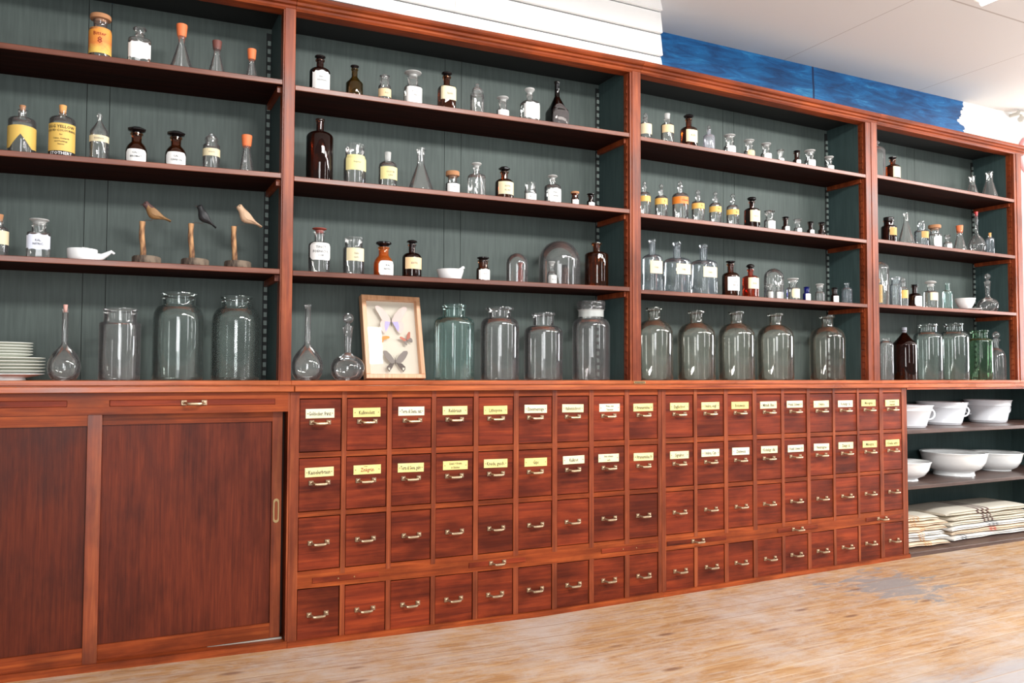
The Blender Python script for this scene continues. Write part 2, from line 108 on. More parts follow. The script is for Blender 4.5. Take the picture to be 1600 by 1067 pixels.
('apothecary_bottle',2.3632,0.2592,1.7206,0.0352,0.1654,'nar',{'sz': 0.58, 'nz': 0.66, 'mz': 0.86, 'nk': 0.36, 'lip': 0.46, 'sq': 5},'amberdark',('oct', 0.66, 'black'),(0.2, 0.56, 56, 'cream', 'rect', (('Kal. br.', 0.06, 0.38),), 'greyink', 0),'bottle','square black-brown bottle with cream label beside the gold-banded row','glassware on the upper middle shelf of the carboy unit'),
('powder_jar',2.4782,0.2528,1.7198,0.0288,0.1053,'wide',{'sz': 0.48, 'nz': 0.56, 'mz': 0.88, 'nk': 0.66, 'lip': 0.9},'clear',('disc', 0.96, 'clear'),(0.04, 0.46, 60, 'white', 'rect', (), 'greyink', 0),'jar','clear jar with plain white label beside the square black-brown bottle','glassware on the upper middle shelf of the carboy unit'),
('powder_jar',2.5822,0.2448,1.7190,0.0208,0.0838,'wide',{'sz': 0.3, 'nz': 0.42, 'mz': 0.84, 'nk': 0.56, 'lip': 0.8},'amberdark',('mush', 0.9, 'black'),(0.03, 0.36, 50, 'white', 'round', (('o', 0.22, 0.18),), 'ink', 0),'jar','tiny dark jar standing before a tiny clear one, middle shelf over the carboys','glassware on the upper middle shelf of the carboy unit'),
('powder_jar',2.6692,0.2449,1.7184,0.0209,0.0778,'wide',{'sz': 0.3, 'nz': 0.42, 'mz': 0.84, 'nk': 0.56, 'lip': 0.9},'clear',('disc', 1.0, 'clear'),(0.03, 0.36, 50, 'white', 'round', (('o', 0.22, 0.18),), 'ink', 0),'jar','tiny clear jar between tiny dark jars','glassware on the upper middle shelf of the carboy unit'),
('powder_jar',2.7607,0.2434,1.7177,0.0194,0.0744,'wide',{'sz': 0.3, 'nz': 0.42, 'mz': 0.84, 'nk': 0.56, 'lip': 0.8},'amberdark',('mush', 0.9, 'black'),(0.03, 0.36, 50, 'white', 'round', (('o', 0.22, 0.18),), 'ink', 0),'jar','tiny dark jar with a white ring label past the tiny clear jar','glassware on the upper middle shelf of the carboy unit'),
('powder_jar',2.8439,0.2436,1.7171,0.0196,0.0787,'wide',{'sz': 0.36, 'nz': 0.48, 'mz': 0.84, 'nk': 0.6, 'lip': 0.8},'amberdark',('mush', 1.0, 'black'),None,'jar','tiny dark jar without label at the end of its row','glassware on the upper middle shelf of the carboy unit'),
('apothecary_bottle',1.7357,0.2666,1.3635,0.0426,0.2536,'nar',{'sz': 0.64, 'nz': 0.72, 'mz': 1, 'nk': 0.36, 'lip': 0.42, 'sq': 6},'clearblue',None,(0.34, 0.58, 44, 'cream', 'rect', (('Liqu.', 0.05, 0.46),), 'greyink', 0),'bottle','clear square medicine bottle with cream label nearest the stile','glassware on the lower middle shelf of the carboy unit'),
('apothecary_bottle',1.8975,0.2842,1.3627,0.0602,0.2565,'nar',{'sz': 0.62, 'nz': 0.7, 'mz': 1, 'nk': 0.3, 'lip': 0.36, 'sq': 6},'clearblue',None,(0.36, 0.56, 38, 'cream', 'rect', (('Liqu.', 0.05, 0.46),), 'greyink', 0),'bottle','widest clear square medicine bottle with small cream label','glassware on the lower middle shelf of the carboy unit'),
('apothecary_bottle',2.0638,0.2842,1.3620,0.0602,0.2577,'nar',{'sz': 0.62, 'nz': 0.7, 'mz': 1, 'nk': 0.3, 'lip': 0.36, 'sq': 6},'clearblue',None,(0.34, 0.54, 38, 'cream', 'rect', (('Liqu.', 0.05, 0.44),), 'greyink', 0),'bottle','clear square medicine bottle beside the round amber bottle','glassware on the lower middle shelf of the carboy unit'),
('apothecary_bottle',2.2249,0.2674,1.3612,0.0434,0.1839,'nar',{'sz': 0.56, 'nz': 0.68, 'mz': 0.92, 'nk': 0.36, 'lip': 0.46},'amber',('disc', 0.56, 'black'),(0.16, 0.54, 58, 'white', 'rect', (('KAL.', 0.06, 0.4), ('BROM.', 0.06, 0.31)), 'greyink', 0),'bottle','round amber bottle with white label on the shelf over the carboys','glassware on the lower middle shelf of the carboy unit'),
('apothecary_bottle',2.3502,0.2598,1.3606,0.0358,0.1766,'nar',{'sz': 0.58, 'nz': 0.66, 'mz': 0.84, 'nk': 0.36, 'lip': 0.5, 'sq': 6},'redglass',('mush', 0.6, 'black'),(0.26, 0.58, 56, 'cream', 'rect', (('Acid.', 0.07, 0.42),), 'greyink', 0),'bottle','red-brown square bottle with oval black stopper','glassware on the lower middle shelf of the carboy unit'),
('bell_jar',2.5255,0.2755,1.3598,0.0515,0.1662,'dome',{},'clear',None,None,'bell jar','narrow bell jar over two little white-labelled bottles','glassware on the lower middle shelf of the carboy unit'),
('powder_jar',2.4977,0.2755,1.3599,0.0166,0.0817,'wide',{'sz': 0.5, 'nz': 0.6, 'mz': 0.9, 'nk': 0.6, 'lip': 0.8},'clear',('disc', 0.9, 'frost'),(0.04, 0.5, 70, 'white', 'rect', (), 'greyink', 0),'jar','little bottle under the narrow bell jar, the one nearer the red-brown bottle','glassware on the lower middle shelf of the carboy unit'),
('powder_jar',2.5583,0.2755,1.3597,0.0167,0.0851,'wide',{'sz': 0.5, 'nz': 0.6, 'mz': 0.9, 'nk': 0.6, 'lip': 0.8},'clear',('disc', 0.9, 'frost'),(0.04, 0.5, 70, 'white', 'rect', (), 'greyink', 0),'jar','little bottle under the narrow bell jar, the one farther from the red-brown bottle','glassware on the lower middle shelf of the carboy unit'),
('powder_jar',2.6406,0.2550,1.3593,0.0310,0.1186,'wide',{'sz': 0.52, 'nz': 0.6, 'mz': 0.88, 'nk': 0.66, 'lip': 0.84, 'sq': 4},'clear',('disc', 0.96, 'frost'),(0.1, 0.52, 56, 'cream', 'round', (), 'greyink', 0),'jar','clear jar with frosted stopper and curling label beside the narrow bell jar','glassware on the lower middle shelf of the carboy unit'),
('powder_jar',2.7279,0.2442,1.3589,0.0202,0.0783,'wide',{'sz': 0.46, 'nz': 0.56, 'mz': 0.84, 'nk': 0.62, 'lip': 0.8},'cobalt',('mush', 0.84, 'cobalt'),(0.03, 0.5, 60, 'white', 'rect', (), 'greyink', 0),'jar','small cobalt blue jar with white label','glassware on the lower middle shelf of the carboy unit'),
('powder_jar',2.8299,0.2487,1.3584,0.0247,0.1014,'wide',{'sz': 0.48, 'nz': 0.56, 'mz': 0.86, 'nk': 0.66, 'lip': 0.84},'clear',('mush', 0.92, 'frost'),None,'jar','small clear ribbed jar beside the cobalt blue jar','glassware on the lower middle shelf of the carboy unit'),
('powder_jar',2.9367,0.2455,1.3579,0.0215,0.0861,'wide',{'sz': 0.42, 'nz': 0.54, 'mz': 0.84, 'nk': 0.6, 'lip': 0.8},'amberdark',('mush', 0.9, 'black'),(0.03, 0.44, 60, 'white', 'rect', (), 'greyink', 0),'jar','small dark jar with white label, shelf over the carboys','glassware on the lower middle shelf of the carboy unit'),
('apothecary_bottle',3.0391,0.2519,1.3574,0.0279,0.1172,'nar',{'sz': 0.64, 'nz': 0.78, 'mz': 1, 'nk': 0.42, 'lip': 0.5},'clearblue',None,None,'bottle','small open clear bottle at the end of the shelf over the carboys','glassware on the lower middle shelf of the carboy unit'),
('carboy',1.7874,0.3235,0.9362,0.0915,0.3568,'carboy',{},'yellowish',None,None,'carboy','first big carboy, partly hidden by the stile','glassware on the counter of the carboy unit'),
('carboy',2.0510,0.3263,0.9362,0.0943,0.3511,'carboy',{},'yellowish',None,None,'carboy','second big carboy counted from the stile with the brass plate','glassware on the counter of the carboy unit'),
('carboy',2.3121,0.3248,0.9362,0.0928,0.3570,'carboy',{},'yellowish',None,None,'carboy','middle carboy of the five','glassware on the counter of the carboy unit'),
('carboy',2.5836,0.3266,0.9362,0.0946,0.3572,'carboy',{},'yellowish',None,None,'carboy','fourth carboy, beside the wide gap in the row','glassware on the counter of the carboy unit'),
('carboy',2.9672,0.3268,0.9362,0.0948,0.3582,'carboy',{},'yellowish',None,None,'carboy','carboy standing apart beyond the gap','glassware on the counter of the carboy unit'),
('bell_jar',3.3164,0.2671,2.0886,0.0431,0.2234,'dome',{'knob': 1},'clear',None,None,'bell jar','bell jar with glass knob half behind the stile, top shelf of the end unit','glassware on the top shelf of the end unit'),
('apothecary_bottle',3.4341,0.2602,2.0868,0.0362,0.1420,'nar',{'sz': 0.58, 'nz': 0.68, 'mz': 0.88, 'nk': 0.4, 'lip': 0.5, 'sq': 4},'amber',('disc', 0.62, 'black'),(0.12, 0.56, 50, 'cream', 'rect', (), 'greyink', 0),'bottle','amber bottle with cream label, top shelf of the end unit','glassware on the top shelf of the end unit'),
('conical_flask',4.1426,0.2588,2.0760,0.0348,0.1202,'erl',{'nk': 0.46, 'lip': 0.56, 'mz': 1, 'nz': 0.62},'clear',None,None,'flask','smaller open conical flask on the top shelf of the end unit','glassware on the top shelf of the end unit'),
('conical_flask',4.3337,0.2733,2.0731,0.0493,0.1733,'erl',{'nk': 0.4, 'lip': 0.46, 'mz': 1, 'nz': 0.68},'clear',None,None,'flask','larger open conical flask on the top shelf of the end unit','glassware on the top shelf of the end unit'),
('powder_jar',3.3994,0.2656,1.7246,0.0416,0.1489,'wide',{'sz': 0.6, 'nz': 0.68, 'mz': 0.88, 'nk': 0.64, 'lip': 0.72},'amberdark',('lid', 0.7, 'black'),(0.28, 0.58, 42, 'tan', 'rect', (), 'greyink', 0),'jar','dark brown screw-capped jar with tan label','glassware on the upper middle shelf of the end unit'),
('conical_flask',3.5556,0.2736,1.7233,0.0496,0.1918,'erl',{'nk': 0.24, 'lip': 0.3, 'mz': 1, 'nz': 0.74},'clear',None,None,'flask','slender conical flask beside the dark brown screw-capped jar','glassware on the upper middle shelf of the end unit'),
('apothecary_bottle',3.6741,0.2629,1.7224,0.0389,0.1521,'nar',{'sz': 0.58, 'nz': 0.66, 'mz': 0.88, 'nk': 0.5, 'lip': 0.56},'clearblue',('cork', 0.46, 'clear'),(0.32, 0.58, 50, 'tan', 'rect', (), 'greyink', 0),'bottle','clear bottle with tan label on the end unit','glassware on the upper middle shelf of the end unit'),
('powder_jar',3.7896,0.2605,1.7215,0.0365,0.1395,'wide',{'sz': 0.56, 'nz': 0.64, 'mz': 0.86, 'nk': 0.64, 'lip': 0.8},'clear',('lid', 0.96, 'cork'),(0.04, 0.5, 60, 'white', 'round', (), 'ink', 0),'jar','clear jar with tan disc lid and white label on the end unit','glassware on the upper middle shelf of the end unit'),
('apothecary_bottle',3.8877,0.2476,1.7207,0.0236,0.0864,'nar',{'sz': 0.4, 'nz': 0.52, 'mz': 0.84, 'nk': 0.46, 'lip': 0.6},'clear',('disc', 0.76, 'clear'),(0.04, 0.36, 60, 'white', 'round', (), 'ink', 0),'bottle','tiny stoppered bottle beside the orange-stoppered flask, end unit','glassware on the upper middle shelf of the end unit'),
('conical_flask',4.0208,0.2623,1.7196,0.0383,0.1588,'erl',{'nk': 0.4, 'lip': 0.46, 'mz': 0.78, 'nz': 0.62},'clear',('rubber', 0.54, 'orangerubber'),None,'flask','conical flask with orange stopper on the end unit','glassware on the upper middle shelf of the end unit'),
('volumetric_flask',4.1998,0.2747,1.7182,0.0507,0.2640,'vol',{},'clear',('cork', 0.22, 'redcap'),None,'flask','long-necked flask with red cap','glassware on the upper middle shelf of the end unit'),
('apothecary_bottle',4.2903,0.2484,1.7175,0.0244,0.1356,'nar',{'sz': 0.7, 'nz': 0.78, 'mz': 0.86, 'nk': 0.4, 'lip': 0.44},'clearblue',('cork', 0.34, 'corklight'),None,'bottle','small corked vial beside the red-capped flask','glassware on the upper middle shelf of the end unit'),
('bell_jar',3.3309,0.2689,1.3616,0.0449,0.2534,'dome',{},'clear',None,None,'bell jar','tall bell jar half behind the stile of the end unit','glassware on the lower middle shelf of the end unit'),
('apothecary_bottle',3.3157,0.2689,1.3617,0.0179,0.1513,'nar',{'sz': 0.8, 'nz': 0.84, 'mz': 0.9, 'nk': 0.5, 'lip': 0.6},'clear',('cork', 0.4, 'cork'),(0.1, 0.78, 120, 'tan', 'rect', (), 'ink', 0),'bottle','tan-labelled bottle under the tall bell jar of the end unit','glassware on the lower middle shelf of the end unit'),
('glass_jar',3.4364,0.2548,1.3613,0.0308,0.1680,'jar',{'sz': 0.7, 'nz': 0.76, 'mz': 1, 'nk': 0.74, 'lip': 0.84},'clearblue',None,None,'jar','open clear jar between the tall bell jar and a yellow-labelled bottle','glassware on the lower middle shelf of the end unit'),
('apothecary_bottle',3.4927,0.2504,1.3611,0.0264,0.1671,'nar',{'sz': 0.6, 'nz': 0.68, 'mz': 0.82, 'nk': 0.46, 'lip': 0.6},'clear',('ball', 0.46, 'clear'),(0.28, 0.56, 80, 'gold', 'rect', (), 'greyink', 0),'bottle','yellow-labelled small bottle beside the round brown bottle, end unit','glassware on the lower middle shelf of the end unit'),
('apothecary_bottle',3.6063,0.2627,1.3608,0.0387,0.1347,'nar',{'sz': 0.46, 'nz': 0.62, 'mz': 0.92, 'nk': 0.34, 'lip': 0.52},'amberdark',('disc', 0.5, 'black'),(0.04, 0.48, 50, 'white', 'round', (('NAT.', 0.07, 0.34), ('BROM.', 0.07, 0.22)), 'ink', 0),'bottle','round-shouldered brown bottle with white label on the end unit','glassware on the lower middle shelf of the end unit'),
('apothecary_bottle',3.7440,0.2604,1.3603,0.0364,0.1661,'nar',{'sz': 0.56, 'nz': 0.64, 'mz': 0.84, 'nk': 0.46, 'lip': 0.6, 'sq': 4},'clear',('mush', 0.9, 'frost'),(0.28, 0.56, 56, 'cream', 'rect', (), 'redink', 0),'bottle','clear bottle with large frosted stopper and cream label, end unit','glassware on the lower middle shelf of the end unit'),
('apothecary_bottle',3.8785,0.2481,1.3599,0.0241,0.1576,'nar',{'sz': 0.62, 'nz': 0.74, 'mz': 1, 'nk': 0.44, 'lip': 0.52, 'sq': 5},'teal',None,None,'bottle','tall narrow open bottle beside the white bowl','glassware on the lower middle shelf of the end unit'),
('decanter',4.3132,0.2851,1.3585,0.0611,0.2448,'dec',{'nk': 0.2},'clear',('ball', 0.3, 'clear'),None,'decanter','decanter with ball stopper beside the white bowl and saucer','glassware on the lower middle shelf of the end unit'),
('apothecary_bottle',3.3701,0.2717,0.9362,0.0397,0.2387,'nar',{'sz': 0.82, 'nz': 0.94, 'mz': 1, 'nk': 0.5, 'lip': 0.56},'clear',None,None,'bottle','plain clear cylinder half behind the stile, counter of the end unit','glassware on the counter of the end unit'),
('amber_bottle',3.5611,0.3004,0.9362,0.0684,0.3087,'amb',{'sz': 0.66, 'nz': 0.9, 'mz': 0.94, 'nk': 0.16, 'lip': 0.2, 'cone': 1},'amberdark',('cap', 0.2, 'greycap'),None,'bottle','brown ribbed jug with grey screw cap','glassware on the counter of the end unit'),
('glass_jar',3.7833,0.3133,0.9362,0.0813,0.3357,'jar',{'sz': 0.72, 'nz': 0.86, 'mz': 1, 'nk': 0.62, 'lip': 0.66},'green',None,None,'jar','big clear storage jar beside the brown jug','glassware on the counter of the end unit'),
('glass_jar',4.0258,0.3171,0.9362,0.0851,0.3472,'jar',{'sz': 0.72, 'nz': 0.86, 'mz': 1, 'nk': 0.62, 'lip': 0.66},'green',None,None,'jar','big clear storage jar beside the bottle-green jar','glassware on the counter of the end unit'),
('glass_jar',4.2568,0.3088,0.9362,0.0768,0.3109,'jar',{'sz': 0.76, 'nz': 0.84, 'mz': 1, 'nk': 0.64, 'lip': 0.7, 'fl': 10},'greendeep',None,None,'jar','bottle-green ribbed jar on the counter of the end unit','glassware on the counter of the end unit'),
('apothecary_bottle',4.3882,0.2856,0.9362,0.0536,0.3052,'nar',{'sz': 0.4, 'nz': 0.66, 'mz': 0.84, 'nk': 0.26, 'lip': 0.46},'clear',('ball', 0.42, 'clear'),None,'bottle','carafe with ball stopper in front of the bottle-green jar','glassware on the counter of the end unit')]
CELL={'1A': (-1.62, 2.045, -0.036, 2.09), '1B': (-1.62, 1.684, -0.036, 1.728), '1C': (-1.62, 1.346, -0.036, 1.36), '2A': (0.005, 2.076, 1.56, 2.099), '2B': (0.005, 1.722, 1.56, 1.738), '2C': (0.005, 1.357, 1.56, 1.372), '3A': (1.622, 2.092, 3.134, 2.08), '3B': (1.622, 1.726, 3.134, 1.715), '3C': (1.622, 1.364, 3.134, 1.357), '4A': (3.221, 2.09, 4.472, 2.071), '4B': (3.221, 1.726, 4.472, 1.716), '4C': (3.221, 1.362, 4.472, 1.358), '1D': (-1.62, 0.9362, -0.036, 0.9362), '2D': (0.005, 0.9362, 1.56, 0.9362), '3D': (1.622, 0.9362, 3.134, 0.9362), '4D': (3.221, 0.9362, 4.472, 0.9362)}
COLS=[(0.001, 0.153), (0.1725, 0.3258), (0.3456, 0.5036), (0.5233, 0.6799), (0.7018, 0.856), (0.8801, 1.035), (1.0594, 1.2134), (1.2372, 1.3929), (1.4182, 1.5694), (1.6137, 1.7684), (1.7892, 1.9439), (1.9686, 2.1181), (2.1439, 2.2976), (2.3182, 2.4653), (2.4888, 2.6417), (2.6595, 2.8135), (2.8297, 2.9776), (3.0063, 3.1474)]
TOE=[(-3, 0.03), (-0.893, 0.017), (0.039, -0.004), (0.968, -0.021), (1.601, -0.014), (3.175, 0.004), (4.167, 0.01), (5.5, 0.012), (9, 0.012)]
CORN=[(-1.7, 2.385), (0.0, 2.419), (0.667, 2.43), (1.707, 2.446), (2.4, 2.437), (3.176, 2.427), (4.512, 2.412)]

def lerp_tab(t,x):
    if x<=t[0][0]: return t[0][1]
    for (a,va),(b,vb) in zip(t,t[1:]):
        if x<=b: return va+(vb-va)*(x-a)/(b-a)
    return t[-1][1]
def shelf_z(cell,x):
    a,z0,b,z1=CELL[cell]; return z0+(z1-z0)*(x-a)/(b-a)
# ---------------------------------------------------------------- materials
def lin(c): return tuple(((v/255)/12.92 if v/255<=.04045 else ((v/255+.055)/1.055)**2.4) for v in c)+(1,)
M={}
class NT:
    def __init__(s,name):
        s.m=D.materials.new(name); s.m.use_nodes=True; s.n=s.m.node_tree.nodes; s.l=s.m.node_tree.links; s.n.clear()
        s.out=s.n.new('ShaderNodeOutputMaterial')
    def a(s,t,**k):
        n=s.n.new('ShaderNode'+t)
        for a,v in k.items():
            if a.startswith('_'): setattr(n,a[1:],v)
            else:
                key=int(a[1:]) if a[0]=='i' and a[1:].isdigit() else a
                if isinstance(v,bpy.types.NodeSocket): s.l.new(v,n.inputs[key])
                else: n.inputs[key].default_value=v
        return n
    def ramp(s,fac,stops):
        r=s.a('ValToRGB'); s.l.new(fac,r.inputs[0]); e=r.color_ramp.elements
        while len(e)<len(stops): e.new(.5)
        for el,(p,c) in zip(e,stops): el.position=p; el.color=c
        return r.outputs[0]
    def math(s,op,a,b=None,c=None):
        n=s.a('Math',_operation=op)
        for i,v in enumerate((a,b,c)):
            if v is None: continue
            if isinstance(v,bpy.types.NodeSocket): s.l.new(v,n.inputs[i])
            else: n.inputs[i].default_value=v
        return n.outputs[0]
    def mix(s,f,a,b,mode='MIX'):
        n=s.a('Mix',_data_type='RGBA',_blend_type=mode)
        for i,v in ((0,f),(6,a),(7,b)):
            if isinstance(v,bpy.types.NodeSocket): s.l.new(v,n.inputs[i])
            else: n.inputs[i].default_value=v
        return n.outputs[2]
    def fin(s,sock): s.l.new(sock,s.out.inputs[0]); return s.m
def plain(name,col,rough=.5,metal=0,spec=.5,sub=0):
    t=NT(name); b=t.a('BsdfPrincipled'); b.inputs['Base Color'].default_value=lin(col); b.inputs['Roughness'].default_value=rough
    b.inputs['Metallic'].default_value=metal; b.inputs['Specular IOR Level'].default_value=spec
    M[name]=t.fin(b.outputs[0]); return M[name]
def wood(name,dark,mid,light,axis='X',scale=1.0,rough=.34,blotch=.5,rand=True,spec=.5):
    t=NT(name); tc=t.a('TexCoord'); src=tc.outputs['Object']
    if rand:
        oi=t.a('ObjectInfo'); sc=t.a('VectorMath',_operation='SCALE',i0=(13.1,7.7,5.3)); t.l.new(oi.outputs['Random'],sc.inputs['Scale'])
        ad=t.a('VectorMath',_operation='ADD'); t.l.new(src,ad.inputs[0]); t.l.new(sc.outputs[0],ad.inputs[1]); src=ad.outputs[0]
    s=[28*scale]*3; s['XYZ'.index(axis)]=1.3*scale
    mp=t.a('Mapping'); t.l.new(src,mp.inputs[0]); mp.inputs['Scale'].default_value=s
    n1=t.a('TexNoise',Vector=mp.outputs[0],Scale=1.6,Detail=7.0,Roughness=.62,Distortion=.6)
    s2=[150*scale]*3; s2['XYZ'.index(axis)]=4*scale
    mp2=t.a('Mapping'); t.l.new(src,mp2.inputs[0]); mp2.inputs['Scale'].default_value=s2
    n2=t.a('TexNoise',Vector=mp2.outputs[0],Scale=1.0,Detail=3.0)
    s3=[7]*3; s3['XYZ'.index(axis)]=3
    mp3=t.a('Mapping'); t.l.new(src,mp3.inputs[0]); mp3.inputs['Scale'].default_value=s3
    n3=t.a('TexNoise',Vector=mp3.outputs[0],Scale=1.4,Detail=4.0,Roughness=.55)
    f=t.math('ADD',t.math('MULTIPLY',n1.outputs[0],.75),t.math('MULTIPLY',n2.outputs[0],.25))
    col=t.ramp(f,[(.30,lin(dark)),(.5,lin(mid)),(.68,lin(light))])
    bl=t.ramp(n3.outputs[0],[(.36,(1-blotch,1-blotch,1-blotch*.85,1)),(.58,(1.0,1.0,1.0,1))])
    col=t.mix(1.0,col,bl,'MULTIPLY')
    if rand:
        v=t.math('MULTIPLY_ADD',oi.outputs['Random'],.34,.83); hs=t.a('HueSaturation',Color=col,Value=v); col=hs.outputs[0]
    b=t.a('BsdfPrincipled'); t.l.new(col,b.inputs['Base Color']); b.inputs['Specular IOR Level'].default_value=spec
    rr=t.math('MULTIPLY_ADD',n3.outputs[0],.25,rough-.1); t.l.new(rr,b.inputs['Roughness'])
    bp=t.a('Bump',Strength=.12,Distance=.002,Height=f); t.l.new(bp.outputs[0],b.inputs['Normal'])
    M[name]=t.fin(b.outputs[0]); return M[name]
wood('mahogany_rail',(108,42,18),(146,64,27),(178,88,40),'X',blotch=.44,rand=False,spec=.2,rough=.42)
wood('mahogany_stile',(102,42,22),(138,62,31),(166,86,45),'Z',blotch=.42,rand=False,spec=.36)
wood('mahogany_front',(84,28,15),(122,45,21),(152,63,29),'X',blotch=.52,spec=.2,rough=.42)
wood('mahogany_panel',(72,27,15),(94,37,20),(110,47,25),'Z',scale=2.4,blotch=.40,spec=.2,rough=.42)
wood('mahogany_shelf',(92,50,38),(120,68,50),(140,86,66),'X',blotch=.2,rough=.3)
wood('counter_wood',(128,52,24),(178,88,42),(204,118,66),'X',blotch=.3,rand=False,rough=.28)
wood('brown_shelf',(60,42,36),(84,62,54),(104,80,70),'X',blotch=.3)
wood('frame_wood',(190,130,88),(218,162,118),(234,184,142),'Z',scale=2,blotch=.12,rand=False)
wood('shaded_underside',(28,12,8),(42,18,12),(54,25,17),'X',blotch=.2,rough=.75,spec=.08)  # shelf wood again, with the shade under the boards put into its colour
plain('dark_gap',(20,12,10),.8)
def teal(name,c0,c1):
    t=NT(name); tc=t.a('TexCoord'); mp=t.a('Mapping',Scale=(60,60,4)); t.l.new(tc.outputs['Object'],mp.inputs[0])
    n=t.a('TexNoise',Vector=mp.outputs[0],Scale=1.5,Detail=6.0); n2=t.a('TexNoise',Vector=tc.outputs['Object'],Scale=2.2,Detail=3.0)
    f=t.math('ADD',t.math('MULTIPLY',n.outputs[0],.6),t.math('MULTIPLY',n2.outputs[0],.4))
    b=t.a('BsdfPrincipled',Roughness=.6); t.l.new(t.ramp(f,[(.35,lin(c0)),(.65,lin(c1))]),b.inputs['Base Color'])
    b.inputs['Specular IOR Level'].default_value=.3
    M[name]=t.fin(b.outputs[0])
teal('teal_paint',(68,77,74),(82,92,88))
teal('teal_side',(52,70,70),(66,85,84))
teal('teal_block',(104,116,112),(124,136,130))
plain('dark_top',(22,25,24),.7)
def glass(name,tint,edge,rough=0.0,gcol=(1,1,1,1),body=0.0,bodycol=(1,1,1,1),ior=1.5,inner=True):
    if inner: glass(name+'_inner',tuple(v**.5 for v in tint),tuple(v**.3 for v in edge),rough,gcol,body*.3,bodycol,1.22,False)
    t=NT(name); lw=t.a('LayerWeight',Blend=.35)
    fac=t.math('POWER',lw.outputs['Facing'],3.0)
    tr=t.a('BsdfTransparent'); t.l.new(t.mix(fac,tint+(1,),edge+(1,)),tr.inputs[0])
    gl=t.a('BsdfGlossy',Roughness=.02+rough,Color=gcol); fr=t.a('Fresnel',IOR=ior)
    s=t.a('MixShader'); t.l.new(fr.outputs[0],s.inputs[0]); t.l.new(tr.outputs[0],s.inputs[1]); t.l.new(gl.outputs[0],s.inputs[2])
    o=s.outputs[0]
    if body:
        df=t.a('BsdfDiffuse',Color=bodycol); s2=t.a('MixShader'); s2.inputs[0].default_value=body
        t.l.new(o,s2.inputs[1]); t.l.new(df.outputs[0],s2.inputs[2]); o=s2.outputs[0]
    M[name]=t.fin(o)
glass('clear',(.98,.98,.975),(.72,.74,.74),body=.032)
glass('clearblue',(.965,.975,.98),(.66,.74,.80),body=.04,bodycol=(.8,.9,1,1))
glass('smoky',(.965,.965,.96),(.46,.45,.44),body=.025)
glass('green',(.955,.975,.965),(.42,.54,.51),body=.025,bodycol=(.8,.95,.9,1))
glass('teal',(.93,.975,.965),(.32,.58,.56),body=.03,bodycol=(.6,1,.9,1))
glass('greendeep',(.80,.90,.80),(.24,.42,.26),body=.02,bodycol=(.3,.7,.4,1))
glass('yellowish',(.98,.98,.96),(.60,.62,.42),body=.022,bodycol=(1,1,.85,1))
glass('amber',(.60,.32,.17),(.22,.07,.03),body=.02,bodycol=(.5,.16,.05,1))
glass('amberdark',(.38,.18,.12),(.06,.02,.015),body=.02,bodycol=(.3,.08,.04,1))
glass('amberolive',(.58,.42,.16),(.12,.07,.02),body=.02,bodycol=(.5,.35,.05,1))
glass('orangeglass',(.93,.42,.12),(.55,.10,.02),body=.25,bodycol=(.8,.2,.03,1))
glass('redglass',(.82,.36,.22),(.35,.05,.03),body=.12,bodycol=(.6,.1,.04,1))
glass('cobalt',(.16,.20,.75),(.02,.03,.25),body=.1,bodycol=(.04,.06,.5,1))
glass('black',(.10,.07,.06),(.02,.01,.01),body=.05,bodycol=(.03,.015,.012,1))
glass('smoke',(.75,.72,.70),(.5,.5,.5),body=.12,bodycol=(.6,.55,.55,1))
glass('frost',(.80,.80,.79),(.5,.5,.5),rough=.3,body=.40,bodycol=(.86,.86,.84,1))
glass('frostclear',(.9,.9,.92),(.5,.5,.55),rough=.1,body=.14,bodycol=(.85,.87,.95,1))
glass('frostband',(.85,.86,.85),(.6,.6,.6),rough=.3,body=.5,bodycol=(.84,.87,.84,1))
for n,c,r in [('white',(245,245,242),.5),('bluewhite',(222,226,240),.5),('cream',(228,214,176),.6),('peach',(238,206,160),.6),('lemon',(238,226,158),.6),
    ('yellow',(228,188,96),.6),('tan',(196,156,92),.7),('gold',(224,178,92),.45),('orangegold',(226,130,44),.45),('ink',(34,32,34),.7),('greyink',(120,116,112),.7),
    ('redink',(150,50,36),.7),('orangeink',(150,56,20),.7),('whiteink',(240,240,240),.6),('orangerubber',(232,122,72),.6),('brownrubber',(112,66,58),.6),
    ('cork',(172,122,84),.85),('corklight',(226,162,96),.8),('pink',(226,170,158),.6),('redcork',(140,58,44),.6),('redcap',(190,40,44),.4),('greycap',(150,152,160),.4),
    ('porcelain',(246,247,246),.14),('enamel',(240,243,248),.16),('white_boards',(250,250,248),.6),('ceiling_paint',(232,228,224),.9),('plate_white',(236,238,228),.2),
    ('bird_brown',(150,112,70),.6),('bird_head',(96,70,68),.6),('bird_black',(40,40,42),.5),('bird_cream',(216,180,148),.6),('bird_beak',(60,46,40),.5),('wire',(70,66,62),.4),('screw',(140,112,60),.4),
    ('case_paper',(216,208,192),.8),('bf_lilac',(176,164,228),.5),('bf_pale',(214,194,186),.7),('bf_orange',(218,150,74),.7),('bf_red',(186,112,92),.7),('bf_grey',(132,122,116),.7),('bf_dark',(88,76,70),.7),
    ('linen_cream',(216,208,192),.95),('linen_white',(222,219,214),.95),('linen_warm',(222,202,178),.95),('st_orange',(212,160,104),.95),('st_maroon',(96,66,66),.95),('st_grey',(150,154,160),.95),('st_red',(214,120,104),.95),
    ('lamp_white',(235,235,230),.4),('bracket',(214,210,200),.5),('sign_red',(240,150,150),.5),('track_metal',(180,176,166),.4)]: plain(n,c,r)
plain('brass',(206,178,128),.28,.9); plain('handle_metal',(178,154,126),.34,.8)
M['black_solid']=plain('black_solid',(22,18,18),.12)
